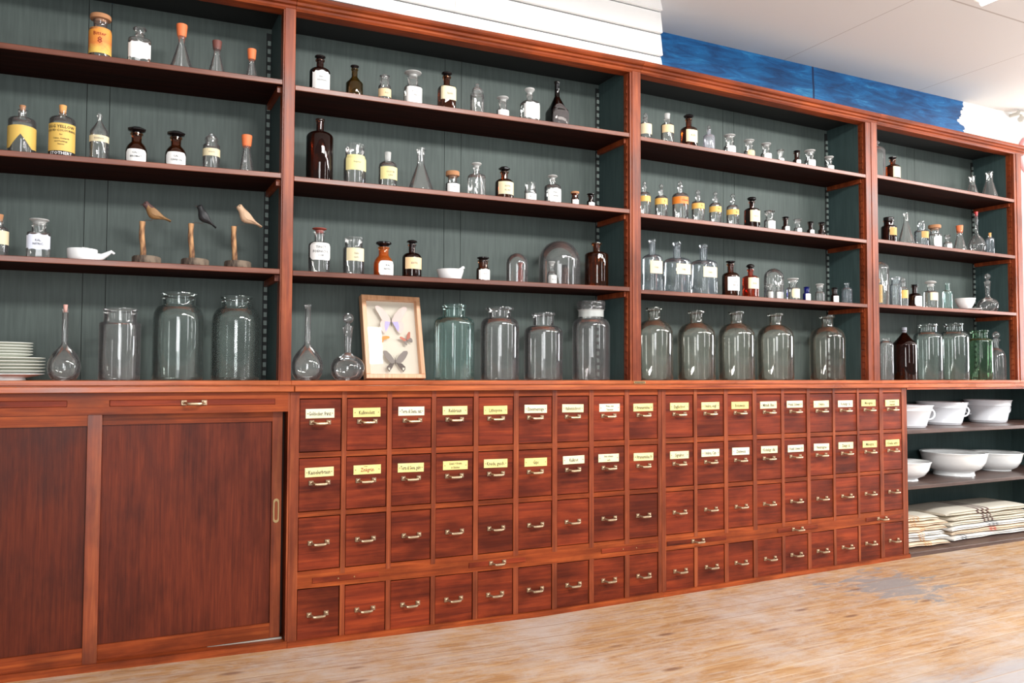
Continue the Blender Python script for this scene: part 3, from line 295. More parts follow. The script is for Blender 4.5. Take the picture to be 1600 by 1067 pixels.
def enamel_plate():
    t=NT('enamel_plate'); oi=t.a('ObjectInfo'); tc=t.a('TexCoord')
    n=t.a('TexNoise',Vector=tc.outputs['Object'],Scale=22.0,Detail=2.0)
    f=t.math('ADD',t.math('MULTIPLY',oi.outputs['Random'],.7),t.math('MULTIPLY',n.outputs[0],.5))
    b=t.a('BsdfPrincipled',Roughness=.3); t.l.new(t.ramp(f,[(.25,lin((244,238,206))),(.8,lin((236,218,138)))]),b.inputs['Base Color']); M['enamel_plate']=t.fin(b.outputs[0])
enamel_plate()
def orange_label():
    t=NT('orange'); tc=t.a('TexCoord'); n=t.a('TexNoise',Vector=tc.outputs['Object'],Scale=30.0,Detail=3.0); s=t.a('SeparateXYZ'); t.l.new(tc.outputs['Object'],s.inputs[0])
    f=t.math('ADD',t.math('MULTIPLY',s.outputs[2],7.0),t.math('MULTIPLY_ADD',n.outputs[0],.5,-.25))
    b=t.a('BsdfPrincipled',Roughness=.6); t.l.new(t.ramp(f,[(.18,lin((238,196,96))),(.4,lin((226,130,62))),(.8,lin((232,158,62)))]),b.inputs['Base Color']); M['orange']=t.fin(b.outputs[0])
orange_label()
def bark():
    for nm,c0,c1,sc in (('bark',(70,58,52),(128,112,96),60),('twig',(104,70,50),(196,148,104),55)):
        t=NT(nm); tc=t.a('TexCoord'); mp=t.a('Mapping',Scale=(1,1,.35)); t.l.new(tc.outputs['Object'],mp.inputs[0])
        n=t.a('TexNoise',Vector=mp.outputs[0],Scale=float(sc),Detail=5.0); b=t.a('BsdfPrincipled',Roughness=.85)
        t.l.new(t.ramp(n.outputs[0],[(.38,lin(c0)),(.6,lin(c1))]),b.inputs['Base Color']); bp=t.a('Bump',Strength=.6,Distance=.003,Height=n.outputs[0]); t.l.new(bp.outputs[0],b.inputs['Normal'])
        M[nm]=t.fin(b.outputs[0])
bark()
def floor_mat():
    t=NT('pine_floor'); tc=t.a('TexCoord'); s=t.a('SeparateXYZ'); t.l.new(tc.outputs['Object'],s.inputs[0])
    y=t.math('MULTIPLY',s.outputs[1],1/.125); idx=t.math('FLOOR',y); fr=t.math('FRACT',y)
    wn=t.a('TexWhiteNoise',_noise_dimensions='1D'); t.l.new(idx,wn.inputs['W'])
    off=t.a('CombineXYZ'); t.l.new(t.math('MULTIPLY',wn.outputs[0],37.0),off.inputs[0]); t.l.new(t.math('MULTIPLY',wn.outputs[0],11.0),off.inputs[2])
    ad=t.a('VectorMath',_operation='ADD'); t.l.new(tc.outputs['Object'],ad.inputs[0]); t.l.new(off.outputs[0],ad.inputs[1])
    mp=t.a('Mapping',Scale=(2.2,26,1)); t.l.new(ad.outputs[0],mp.inputs[0])
    g=t.a('TexNoise',Vector=mp.outputs[0],Scale=1.6,Detail=8.0,Roughness=.65,Distortion=.8)
    base=t.ramp(g.outputs[0],[(.30,lin((152,108,68))),(.5,lin((186,144,100))),(.68,lin((204,170,130)))])
    w1=t.a('TexNoise',Vector=tc.outputs['Object'],Scale=1.6,Detail=9.0,Roughness=.7)
    mpw=t.a('Mapping',Scale=(3,9,1)); t.l.new(tc.outputs['Object'],mpw.inputs[0])
    w2=t.a('TexNoise',Vector=mpw.outputs[0],Scale=2.0,Detail=8.0,Roughness=.75,Distortion=1.2)
    base=t.mix(t.ramp(w2.outputs[0],[(.46,(0,0,0,1)),(.62,(.6,.6,.6,1))]),base,lin((198,180,164)))
    base=t.mix(t.ramp(w1.outputs[0],[(.48,(0,0,0,1)),(.66,(.6,.6,.6,1))]),base,lin((204,196,190)))
    # scuffed grey area on the boards near the open shelves
    sub=t.a('VectorMath',_operation='SUBTRACT',i1=(2.62,-.33,0)); t.l.new(tc.outputs['Object'],sub.inputs[0])
    m2=t.a('VectorMath',_operation='MULTIPLY',i1=(1.0,1.5,1)); t.l.new(sub.outputs[0],m2.inputs[0])
    ln=t.a('VectorMath',_operation='LENGTH'); t.l.new(m2.outputs[0],ln.inputs[0])
    q=t.math('SUBTRACT',1.0,t.math('MULTIPLY',ln.outputs['Value'],1.9)); mpx=t.a('Mapping',Scale=(4,12,1)); t.l.new(tc.outputs['Object'],mpx.inputs[0])
    w3=t.a('TexNoise',Vector=mpx.outputs[0],Scale=1.1,Detail=12.0,Roughness=.78,Distortion=.9)
    q=t.math('ADD',q,t.math('MULTIPLY_ADD',w3.outputs[0],4.2,-2.45))
    base=t.mix(t.ramp(q,[(.10,(0,0,0,1)),(.28,(.9,.9,.9,1))]),base,lin((146,143,142)))
    # grey worn traffic lane out on the floor
    q2=t.math('ADD',t.math('MULTIPLY_ADD',s.outputs[1],-6.0,-7.0),t.math('MULTIPLY_ADD',w3.outputs[0],1.6,-.7))
    base=t.mix(t.ramp(q2,[(.0,(0,0,0,1)),(.5,(.7,.7,.7,1))]),base,lin((176,178,186)))
    # knots
    vo=t.a('TexVoronoi',Scale=1.0); mpk=t.a('Mapping',Scale=(2.6,8,1)); t.l.new(ad.outputs[0],mpk.inputs[0]); t.l.new(mpk.outputs[0],vo.inputs['Vector'])
    base=t.mix(t.ramp(vo.outputs['Distance'],[(.05,(.75,.75,.75,1)),(.13,(0,0,0,1))]),base,lin((120,84,66)))
    # light scratches
    mps=t.a('Mapping',Scale=(2,70,1),Rotation=(0,0,.5)); t.l.new(tc.outputs['Object'],mps.inputs[0]); sn=t.a('TexNoise',Vector=mps.outputs[0],Scale=1.4,Detail=4.0)
    base=t.mix(t.ramp(sn.outputs[0],[(.66,(0,0,0,1)),(.74,(.5,.5,.5,1))]),base,lin((232,214,190)))
    seam=t.ramp(t.math('ABSOLUTE',t.math('SUBTRACT',fr,.5)),[(.468,(0,0,0,1)),(.490,(.8,.8,.8,1))])
    base=t.mix(seam,base,t.mix(wn.outputs[0],lin((150,112,84)),lin((222,204,180))))
    v=t.math('MULTIPLY_ADD',wn.outputs[0],.14,.93); hs=t.a('HueSaturation',Color=base,Value=v)
    b=t.a('BsdfPrincipled'); t.l.new(hs.outputs[0],b.inputs['Base Color']); t.l.new(t.math('MULTIPLY_ADD',g.outputs[0],.3,.35),b.inputs['Roughness'])
    bp=t.a('Bump',Strength=.25,Distance=.004,Height=g.outputs[0]); t.l.new(bp.outputs[0],b.inputs['Normal'])
    M['pine_floor']=t.fin(b.outputs[0])
floor_mat()
def wall_mat():
    t=NT('brushed_blue_wall'); tc=t.a('TexCoord'); s=t.a('SeparateXYZ'); t.l.new(tc.outputs['Object'],s.inputs[0])
    mp=t.a('Mapping',Scale=(2.0,1,12),Rotation=(0,.10,0)); t.l.new(tc.outputs['Object'],mp.inputs[0])
    n=t.a('TexNoise',Vector=mp.outputs[0],Scale=2.0,Detail=9.0,Roughness=.7,Distortion=1.0)
    n2=t.a('TexNoise',Vector=tc.outputs['Object'],Scale=3.0,Detail=2.0)
    f=t.math('ADD',t.math('MULTIPLY',n.outputs[0],.7),t.math('MULTIPLY',n2.outputs[0],.3))
    blue=t.ramp(f,[(.34,lin((12,60,108))),(.46,lin((14,88,148))),(.56,lin((22,118,184))),(.66,lin((74,168,214)))])
    mpe=t.a('Mapping',Scale=(1,1,22)); t.l.new(tc.outputs['Object'],mpe.inputs[0]); ne=t.a('TexNoise',Vector=mpe.outputs[0],Scale=1.0,Detail=3.0)
    edge=t.math('LESS_THAN',t.math('ADD',s.outputs[0],t.math('MULTIPLY',ne.outputs[0],.24)),4.50)
    jt=t.math('GREATER_THAN',t.math('ABSOLUTE',t.math('SUBTRACT',s.outputs[0],t.math('MULTIPLY_ADD',n2.outputs[0],.05,3.02))),.008)
    blue=t.mix(jt,lin((10,48,96)),blue)
    b=t.a('BsdfPrincipled',Roughness=.5); t.l.new(t.mix(edge,lin((248,248,246)),blue),b.inputs['Base Color']); M['wall_paint']=t.fin(b.outputs[0])
wall_mat()
def ceil_mat():
    t=NT('ceiling_panels'); tc=t.a('TexCoord'); s=t.a('SeparateXYZ'); t.l.new(tc.outputs['Object'],s.inputs[0])
    def seam(o,period,shift):
        f=t.math('FRACT',t.math('MULTIPLY_ADD',o,1/period,shift)); return t.math('LESS_THAN',t.math('ABSOLUTE',t.math('SUBTRACT',f,.5)),.0022)
    a=seam(s.outputs[0],1.13,.5-2.82/1.13); b_=seam(s.outputs[1],2.2,.5+.44/2.2)
    f=t.math('MAXIMUM',a,b_)
    b=t.a('BsdfPrincipled',Roughness=.9); t.l.new(t.mix(f,lin((226,222,218)),lin((190,180,172))),b.inputs['Base Color']); M['ceiling_panels']=t.fin(b.outputs[0])
ceil_mat()
# ---------------------------------------------------------------- mesh helpers
class MB:
    def __init__(s): s.v=[];s.f=[];s.m=[]
    def add(s,v,f,mi=0):
        o=len(s.v); s.v+=[tuple(p) for p in v]; s.f+=[tuple(i+o for i in q) for q in f]
        s.m+=(mi if isinstance(mi,list) else [mi]*len(f))
    def box(s,x0,x1,y0,y1,z0,z1,mi=0,z0b=None,z1b=None,bev=0):
        """z0b/z1b: heights at the x1 end"""
        if z0b is None: z0b=z0
        if z1b is None: z1b=z1
        if bev:
            b=bev  # chamfer the front (-y) face
            v=[(x0,y0+b,z0),(x1,y0+b,z0b),(x1,y0+b,z1b),(x0,y0+b,z1),(x0,y1,z0),(x1,y1,z0b),(x1,y1,z1b),(x0,y1,z1),
               (x0+b,y0,z0+b),(x1-b,y0,z0b+b),(x1-b,y0,z1b-b),(x0+b,y0,z1-b)]
            f=[(8,9,10,11),(0,1,9,8),(1,2,10,9),(2,3,11,10),(3,0,8,11),(1,0,4,5),(2,1,5,6),(3,2,6,7),(0,3,7,4),(5,4,7,6)]
        else:
            v=[(x0,y0,z0),(x1,y0,z0b),(x1,y0,z1b),(x0,y0,z1),(x0,y1,z0),(x1,y1,z0b),(x1,y1,z1b),(x0,y1,z1)]
            f=[(0,1,2,3),(5,4,7,6),(4,0,3,7),(1,5,6,2),(3,2,6,7),(4,5,1,0)]
        s.add(v,f,mi)
    def lathe(s,prof,n=28,rf=None,c=(0,0,0),mi=0,phase=0):
        """prof: list of (r,z); r==0 closes with a pole"""
        v=[];rings=[]
        for r,z in prof:
            if r<=1e-6: rings.append([len(v)]); v.append((c[0],c[1],c[2]+z))
            else:
                k=[]
                for i in range(n):
                    a=2*PI*i/n+phase; q=r*(rf(a,z) if rf else 1); k.append(len(v)); v.append((c[0]+q*math.cos(a),c[1]+q*math.sin(a),c[2]+z))
                rings.append(k)
        f=[]
        for A,B in zip(rings,rings[1:]):
            if len(A)==1 and len(B)==1: continue
            for i in range(n):
                j=(i+1)%n
                if len(A)==1: f.append((A[0],B[j],B[i]))
                elif len(B)==1: f.append((A[i],A[j],B[0]))
                else: f.append((A[i],A[j],B[j],B[i]))
        s.add(v,f,mi)
    def tube(s,pts,r,n=8,mi=0,cap=True):
        pts=[Vector(p) for p in pts]; rr=r if isinstance(r,(list,tuple)) else [r]*len(pts); v=[];f=[];up=None
        for i,p in enumerate(pts):
            t=(pts[min(i+1,len(pts)-1)]-pts[max(i-1,0)]).normalized()
            if up is None: up=Vector((0,0,1)) if abs(t.z)<.9 else Vector((0,1,0))
            a=t.cross(up).normalized(); b=a.cross(t).normalized(); up=b
            for k in range(n):
                q=2*PI*k/n; v.append(p+a*math.cos(q)*rr[i]+b*math.sin(q)*rr[i])
        for i in range(len(pts)-1):
            for k in range(n): j=(k+1)%n; f.append((i*n+k,i*n+j,(i+1)*n+j,(i+1)*n+k))
        if cap: f.append(tuple(range(n))[::-1]); f.append(tuple((len(pts)-1)*n+k for k in range(n)))
        s.add(v,f,mi)
    def build(s,name,mats,parent=None,loc=(0,0,0),smooth=None,rot=None):
        me=D.meshes.new(name); me.from_pydata(s.v,[],s.f)
        for m in (mats if isinstance(mats,(list,tuple)) else [mats]): me.materials.append(M[m])
        me.polygons.foreach_set('material_index',s.m)
        if smooth is not None:
            me.polygons.foreach_set('use_smooth',[True]*len(s.f)); me.update()
            try: me.set_sharp_from_angle(angle=math.radians(smooth))
            except Exception: pass
        me.update()
        o=D.objects.new(name,me); C.objects.link(o); o.location=loc
        if rot: o.rotation_euler=rot
        if parent: o.parent=parent
        return o
def tag(o,label,cat,group=None,kind=None):
    if label: o['label']=label
    if cat: o['category']=cat
    if group: o['group']=group
    if kind: o['kind']=kind
    return o
def thing(name,label,cat,loc=(0,0,0),rz=0,group=None):
    o=D.objects.new(name,None); C.objects.link(o); o.location=loc; o.rotation_euler=(0,0,rz); o.empty_display_size=.05
    return tag(o,label,cat,group)
def struct(o): o['kind']='structure'; return o
_tc={}
def text_geo(s,size=1.0):
    """flat glyph polygons, centred; returns verts(x,y), faces, width"""
    if s not in _tc:
        cu=D.curves.new('t','FONT'); cu.body=s; cu.size=1.0; cu.align_x='CENTER'; cu.resolution_u=1; cu.offset=.014
        ob=D.objects.new('t',cu); C.objects.link(ob); bpy.context.view_layer.update()
        me=D.meshes.new_from_object(ob.evaluated_get(bpy.context.evaluated_depsgraph_get()))
        v=[(p.co.x,p.co.y) for p in me.vertices]; f=[tuple(p.vertices) for p in me.polygons]
        D.objects.remove(ob); D.curves.remove(cu); D.meshes.remove(me)
        w=(max(p[0] for p in v)-min(p[0] for p in v)) if v else 0
        cx=(max(p[0] for p in v)+min(p[0] for p in v))/2 if v else 0
        _tc[s]=([(x-cx,y-.35) for x,y in v],f,w)
    return _tc[s]
# ---------------------------------------------------------------- bottles
def resample(prof,step=None): return prof
def profile(pre,o):
    g=lambda k,d: o.get(k,d)
    if pre=='dome':
        return None
    if pre=='dec':
        nk=g('nk',.19); return [(0,0),(.55,0),(.74,.02),(.92,.08),(1,.165),(.97,.23),(.84,.295),(.60,.345),(.36,.375),(nk+.02,.41),(nk,.47),(nk+.04,.62),(nk+.08,.76),(nk+.13,.785),(nk+.12,.795)],.795,nk+.06
    if pre=='vol':
        top=.95 if o.get('_st') else 1.0
        return [(0,0),(.45,0),(.75,.02),(.93,.08),(1,.16),(.97,.235),(.86,.305),(.67,.365),(.45,.415),(.28,.45),(.20,.48),(.185,.52),(.185,top-.03),(.22,top-.02),(.22,top)],top,.17
    if pre=='carboy':
        return [(0,0),(.93,0),(1,.025),(1,.62),(.985,.67),(.93,.72),(.82,.765),(.66,.80),(.48,.82),(.36,.83),(.33,.86),(.33,.955),(.43,.965),(.45,.98),(.43,1)],1,.33
    if pre=='bul':
        nk=g('nk',.48); lp=g('lip',.6)
        return [(0,0),(.93,0),(1,.03),(1,.36),(.96,.42),(.86,.49),(.72,.545),(.58,.585),(nk,.62),(nk,.80),(lp,.815),(lp,.845)],.85,nk
    P=dict(nar=(.54,.66,.86,.34,.46),wide=(.52,.60,.88,.64,.82),jar=(.74,.82,1,.62,.68),erl=(.05,.68,1,.3,.4),amb=(.72,.80,1,.30,.36))[pre]
    sz,nz,mz,nk,lip=[g(k,d) for k,d in zip(('sz','nz','mz','nk','lip'),P)]
    if pre=='erl': sz=.05
    pr=[(0,0),(.90,0),(.97,.008),(1,.03)]
    if pre=='erl':
        pr+= [(1,.05)]+[(1+(nk-1)*t,.05+(nz-.05)*t) for t in (.25,.5,.75,.93)]+[(nk*1.03,nz)]
    elif g('cone',0):
        pr+=[(1,sz),(.97,sz+(nz-sz)*.12)]+[(.97+(nk-.97)*(t**.85),sz+(nz-sz)*(.12+.88*t)) for t in (.25,.5,.75,.9)]+[(nk,nz)]
    else:
        pr+=[(1,sz)]+[(nk+(1-nk)*math.cos(a),sz+(nz-sz)*math.sin(a)) for a in [PI/2*k/6 for k in range(1,6)]]+[(nk*1.02,nz)]
    lh=min(.035,(mz-nz)*.3)
    pr+=[(nk,nz+(mz-nz)*.15),(nk,mz-lh*1.3),(lip,mz-lh),(lip*1.02,mz-lh*.5),(lip,mz)]
    return pr,mz,nk
def interp_r(pr,z):
    for (r0,z0),(r1,z1) in zip(pr,pr[1:]):
        if z0<=z<=z1 and z1>z0: return r0+(r1-r0)*(z-z0)/(z1-z0)
    return pr[-1][0]
def bottle(name,x,y,z,R,H,pre,o,gl,st,lb,cat,desc,group):
    root=thing(name,desc,cat,(x,y,z),0,group)
    n=36 if R>.05 else (28 if R>.03 else 22)
    o=dict(o); 
    if st: o['_st']=1
    sq=o.get('sq'); fl=o.get('fl'); jit=random.uniform(-.04,.04)
    th=max(.0012,R*.045)
    if pre=='dome':
        k=R/H; pr=[(1.03,0),(1.03,.006),(1,.014),(1,max(.02,1-k))]+[(math.cos(a),1-k+k*math.sin(a)) for a in [PI/2*i/9 for i in range(1,9)]]+[(0,1)]
        if o.get('knob'):
            pr=[(r,zz*.86) for r,zz in pr[:-1]]+[(.12,.862),(.10,.90),(.26,.93),(.28,.965),(.15,.995),(0,1)]
        b=MB(); b.lathe([(r*R,zz*H) for r,zz in pr],n)
        inn=[(max(0,r*R-th),min(zz,.86 if o.get('knob') else 1)*H-(th if zz>.5 else 0)) for r,zz in pr if zz>.013 and not (o.get('knob') and zz>.861)]
        if inn[-1][0]>1e-6: inn.append((0,inn[-1][1]))
        b.lathe(inn,n,mi=1); b.build('glass_body',[gl,gl+'_inner'],root,smooth=50); return root
    pr,mz,nk=profile(pre,o)
    sz=o.get('sz',.6)
    def rf(a,zz):
        t=1.0
        if sq:
            e=(abs(math.cos(a))**sq+abs(math.sin(a))**sq)**(-1/sq)
            zf=zz/H; nzf=o.get('nz',.68); t_=max(0,min(1,(nzf-zf)/max(.02,nzf-sz*.98))) ; e=1+(e-1)*t_; t*=e*.93+.07*(1-t_)
        if fl and zz/H<o.get('nz',.8): t*=math.cos(PI/fl)/math.cos(((a%(2*PI/fl))-PI/fl))
        return t
    nn=fl*4 if fl else (40 if sq else n)
    b=MB(); b.lathe([(r*R,zz*H) for r,zz in pr],nn,rf)
    # inner wall
    bt=max(th*1.8,.004)
    inn=[(r*R-th,max(zz*H,bt)) for r,zz in pr if r*R-th>1e-4]
    inn[0:1]=[(0,bt),(inn[0][0],bt)]
    ii=[inn[0],inn[1]]
    for q in inn[2:]:
        if q[1]>ii[-1][1]+1e-5 or q[0]!=ii[-1][0]: ii.append(q)
    b.lathe(ii,nn,rf,mi=1)
    b.build('glass_body',[gl,gl+'_inner'],root,smooth=42)
    if st:
        kind,sr,sm=st; sr*=R; NK=nk*R; m=mz*H; s=MB(); sm2={'black':'black_solid'}.get(sm,sm)
        d=(1-mz)*H; top=H; pl=max(.006,.05*H)
        if kind=='disc': s.lathe([(0,m-pl),(NK*.80,m-pl),(NK*.86,m+d*.15),(sr*.78,m+d*.45),(sr,m+d*.66),(sr,m+d*.88),(sr*.9,top),(0,top)],20)
        elif kind=='oct': s.lathe([(0,m-pl),(NK*.8,m-pl),(NK*.88,m+d*.1),(sr*.62,m+d*.22),(sr*1.0,m+d*.5),(sr*1.05,m+d*.72),(sr*.75,top),(0,top)],8,phase=PI/8)
        elif kind=='ball':
            rr=sr; c=top-rr; s.lathe([(0,m-pl),(NK*.75,m-pl),(NK*.8,m),(NK*1.1,m+.001),(NK*1.1,m+.003),(rr*.38,min(m+.006,c-rr*.9)),(rr*.36,c-rr*.93)]+[(rr*math.cos(a),c+rr*math.sin(a)) for a in [-1.2+i*(PI/2+1.2)/9 for i in range(9)]]+[(0,top)],18)
        elif kind=='mush': s.lathe([(0,m-pl),(NK*.8,m-pl),(NK*.86,m+d*.2),(sr*.7,m+d*.35),(sr,m+d*.5),(sr*.98,m+d*.62),(sr*.8,m+d*.82),(sr*.4,m+d*.97),(0,top)],18)
        elif kind in('cork','rubber'): s.lathe([(0,m-pl),(sr*.74,m-pl),(sr*.84,m),(sr*.98,top-d*.12),(sr*.94,top),(0,top)],18)
        elif kind=='lid': s.lathe([(0,m-pl),(NK*.88,m-pl),(NK*.9,m),(sr*.97,m+d*.05),(sr,m+d*.3),(sr,m+d*.8),(sr*.95,top),(0,top)],26)
        elif kind=='knob': s.lathe([(0,m-pl),(NK*.8,m-pl),(NK*.86,m),(sr,m+d*.05),(sr,m+d*.22),(sr*.8,m+d*.45),(sr*.36,m+d*.52),(sr*.30,m+d*.64),(sr*.44,m+d*.80),(sr*.36,m+d*.94),(0,top)],22)
        elif kind=='cap': s.lathe([(0,m-pl),(NK*.8,m-pl),(sr,m-pl*.5),(sr,top-.001),(sr*.9,top),(0,top)],22)
        names=dict(cork='cork',rubber='rubber_stopper',lid='lid',knob='lid',cap='screw_cap')
        nm=names.get(kind,'stopper')
        if sm in('redcap',): nm='cap'
        s.build(nm,sm2,root,smooth=38)
    if lb:
        z0,z1,ha,col,shape,lines,ink,ang=lb; b=MB(); off=.0006; ha=math.radians(ha); ca=-PI/2+math.radians(ang)+jit
        N=max(10,int(ha*12)); K=8
        def pt(s_,zf,of):
            a=ca+s_*ha; r=interp_r(pr,zf)*R*(rf(a,zf*H)); r+=of; return (r*math.cos(a),r*math.sin(a),zf*H)
        def ext(s_):
            q=abs(s_); h=1;lo=0
            if shape=='round': h=(1-q**7)**(1/5) if q<1 else 0; h=.55+.45*h if q>.93 else h
            elif shape=='octagon': h=1 if q<.78 else 1-(q-.78)*1.6
            elif shape=='shield': h=.94+.06*math.cos(q*PI*2.4) if q<.80 else (.62+.2*abs(q-.90)/.10 if q>.82 else .74)
            elif shape=='torn': lo=max(0,.62-q*1.3); h=1-.10*q
            elif shape=='arch': return z0,z0+(z1-z0)*(.72+.28*math.sqrt(max(0,1-q*q)))
            zc=(z0+z1)/2; hh=(z1-z0)/2
            return zc-hh*h+lo*2*hh, zc+hh*h
        if col!='none':
            v=[];f=[]
            for i in range(N+1):
                s_=-1+2*i/N; a,e=ext(s_)
                for k in range(K+1): v.append(pt(s_,a+(e-a)*k/K,off))
            for i in range(N):
                for k in range(K): q=i*(K+1)+k; f.append((q,q+K+1,q+K+2,q+1))
            b.add(v,f,0)
        for tx,size,zc in lines:
            mi=1; band=tx.startswith('@'); tx=tx.lstrip('@')
            tv,tf,tw=text_geo(tx); lw=2*ha*R*.86; sc=size*H; kx=min(1.0,lw/max(1e-6,tw*sc)) if tw else 1
            if band:
                v=[];f=[]
                for i in range(N+1):
                    for k in (0,1): v.append(pt(-1+2*i/N,zc-size*.5+k*size,off*1.6))
                for i in range(N): f.append((2*i,2*i+2,2*i+3,2*i+1))
                b.add(v,f,1); mi=2; sc*=.9
            b.add([pt(xx*sc*kx/(R*ha),zc+yy*sc/H,off*2.4) for xx,yy in tv],tf,mi)
        b.build('paper_label' if col not in('frostband','none','smoke') else ('frosted_band' if col=='frostband' else ('printed_scale' if col=='none' else 'front_panel')),[col if col!='none' else 'white',ink,'whiteink'],root,smooth=60)
    return root
for B in BOTTLES: bottle(*B)
# ---------------------------------------------------------------- room shell
YB=.4666; YW=.482; ZC=2.77
b=MB()
xs=[-3.5,-2]+[q[0] for q in TOE[1:-1]]+[7,10]; xs=sorted(set(xs)); ys=[-4.2,-3,-2,-1,-.4,YW]
v=[(x,y,lerp_tab(TOE,x)) for x in xs for y in ys]+[(x,y,-.12) for x in xs for y in ys]
nb=len(xs)*len(ys); f=[]
for i in range(len(xs)-1):
    for j in range(len(ys)-1): q=i*len(ys)+j; f.append((q,q+len(ys),q+len(ys)+1,q+1)); f.append((nb+q,nb+q+1,nb+q+len(ys)+1,nb+q+len(ys)))
b.add(v,f); struct(b.build('floor','pine_floor'))
b=MB(); b.box(-3.5,10,YW,YW+.1,-.1,ZC+.02); struct(b.build('wall_back','wall_paint'))
b=MB(); b.box(-3.5,10,-1.7,YW+.1,ZC,ZC+.08); struct(b.build('ceiling','ceiling_panels'))
# white clapboards boxed out above the cornice
b=MB(); zs=[2.425,2.489,2.599,2.709,2.77]
for za,zb in zip(zs,zs[1:]):
    y0=.168; zt=zb-.0035
    for xa,xb in ((-1.7,.66),(.6615,1.73)) if zb<2.6 else ((-1.7,1.73),):
        v=[(xa,y0,za+.002),(xb,y0,za+.002),(xb,y0+.016,zt),(xa,y0+.016,zt),(xa,y0+.03,za+.002),(xb,y0+.03,za+.002),(xb,y0+.03,zt),(xa,y0+.03,zt)]
        b.add(v,[(0,1,2,3),(5,4,7,6),(4,0,3,7),(1,5,6,2),(3,2,6,7),(4,5,1,0)])
b.box(1.715,1.728,.198,YW,2.445,2.77); b.box(-1.7,1.7285,.190,.1945,2.44,2.77,1); struct(b.build('trim_1',['white_boards','dark_gap']))  # dark sheet behind the boards stands in for shadow lines at the seams
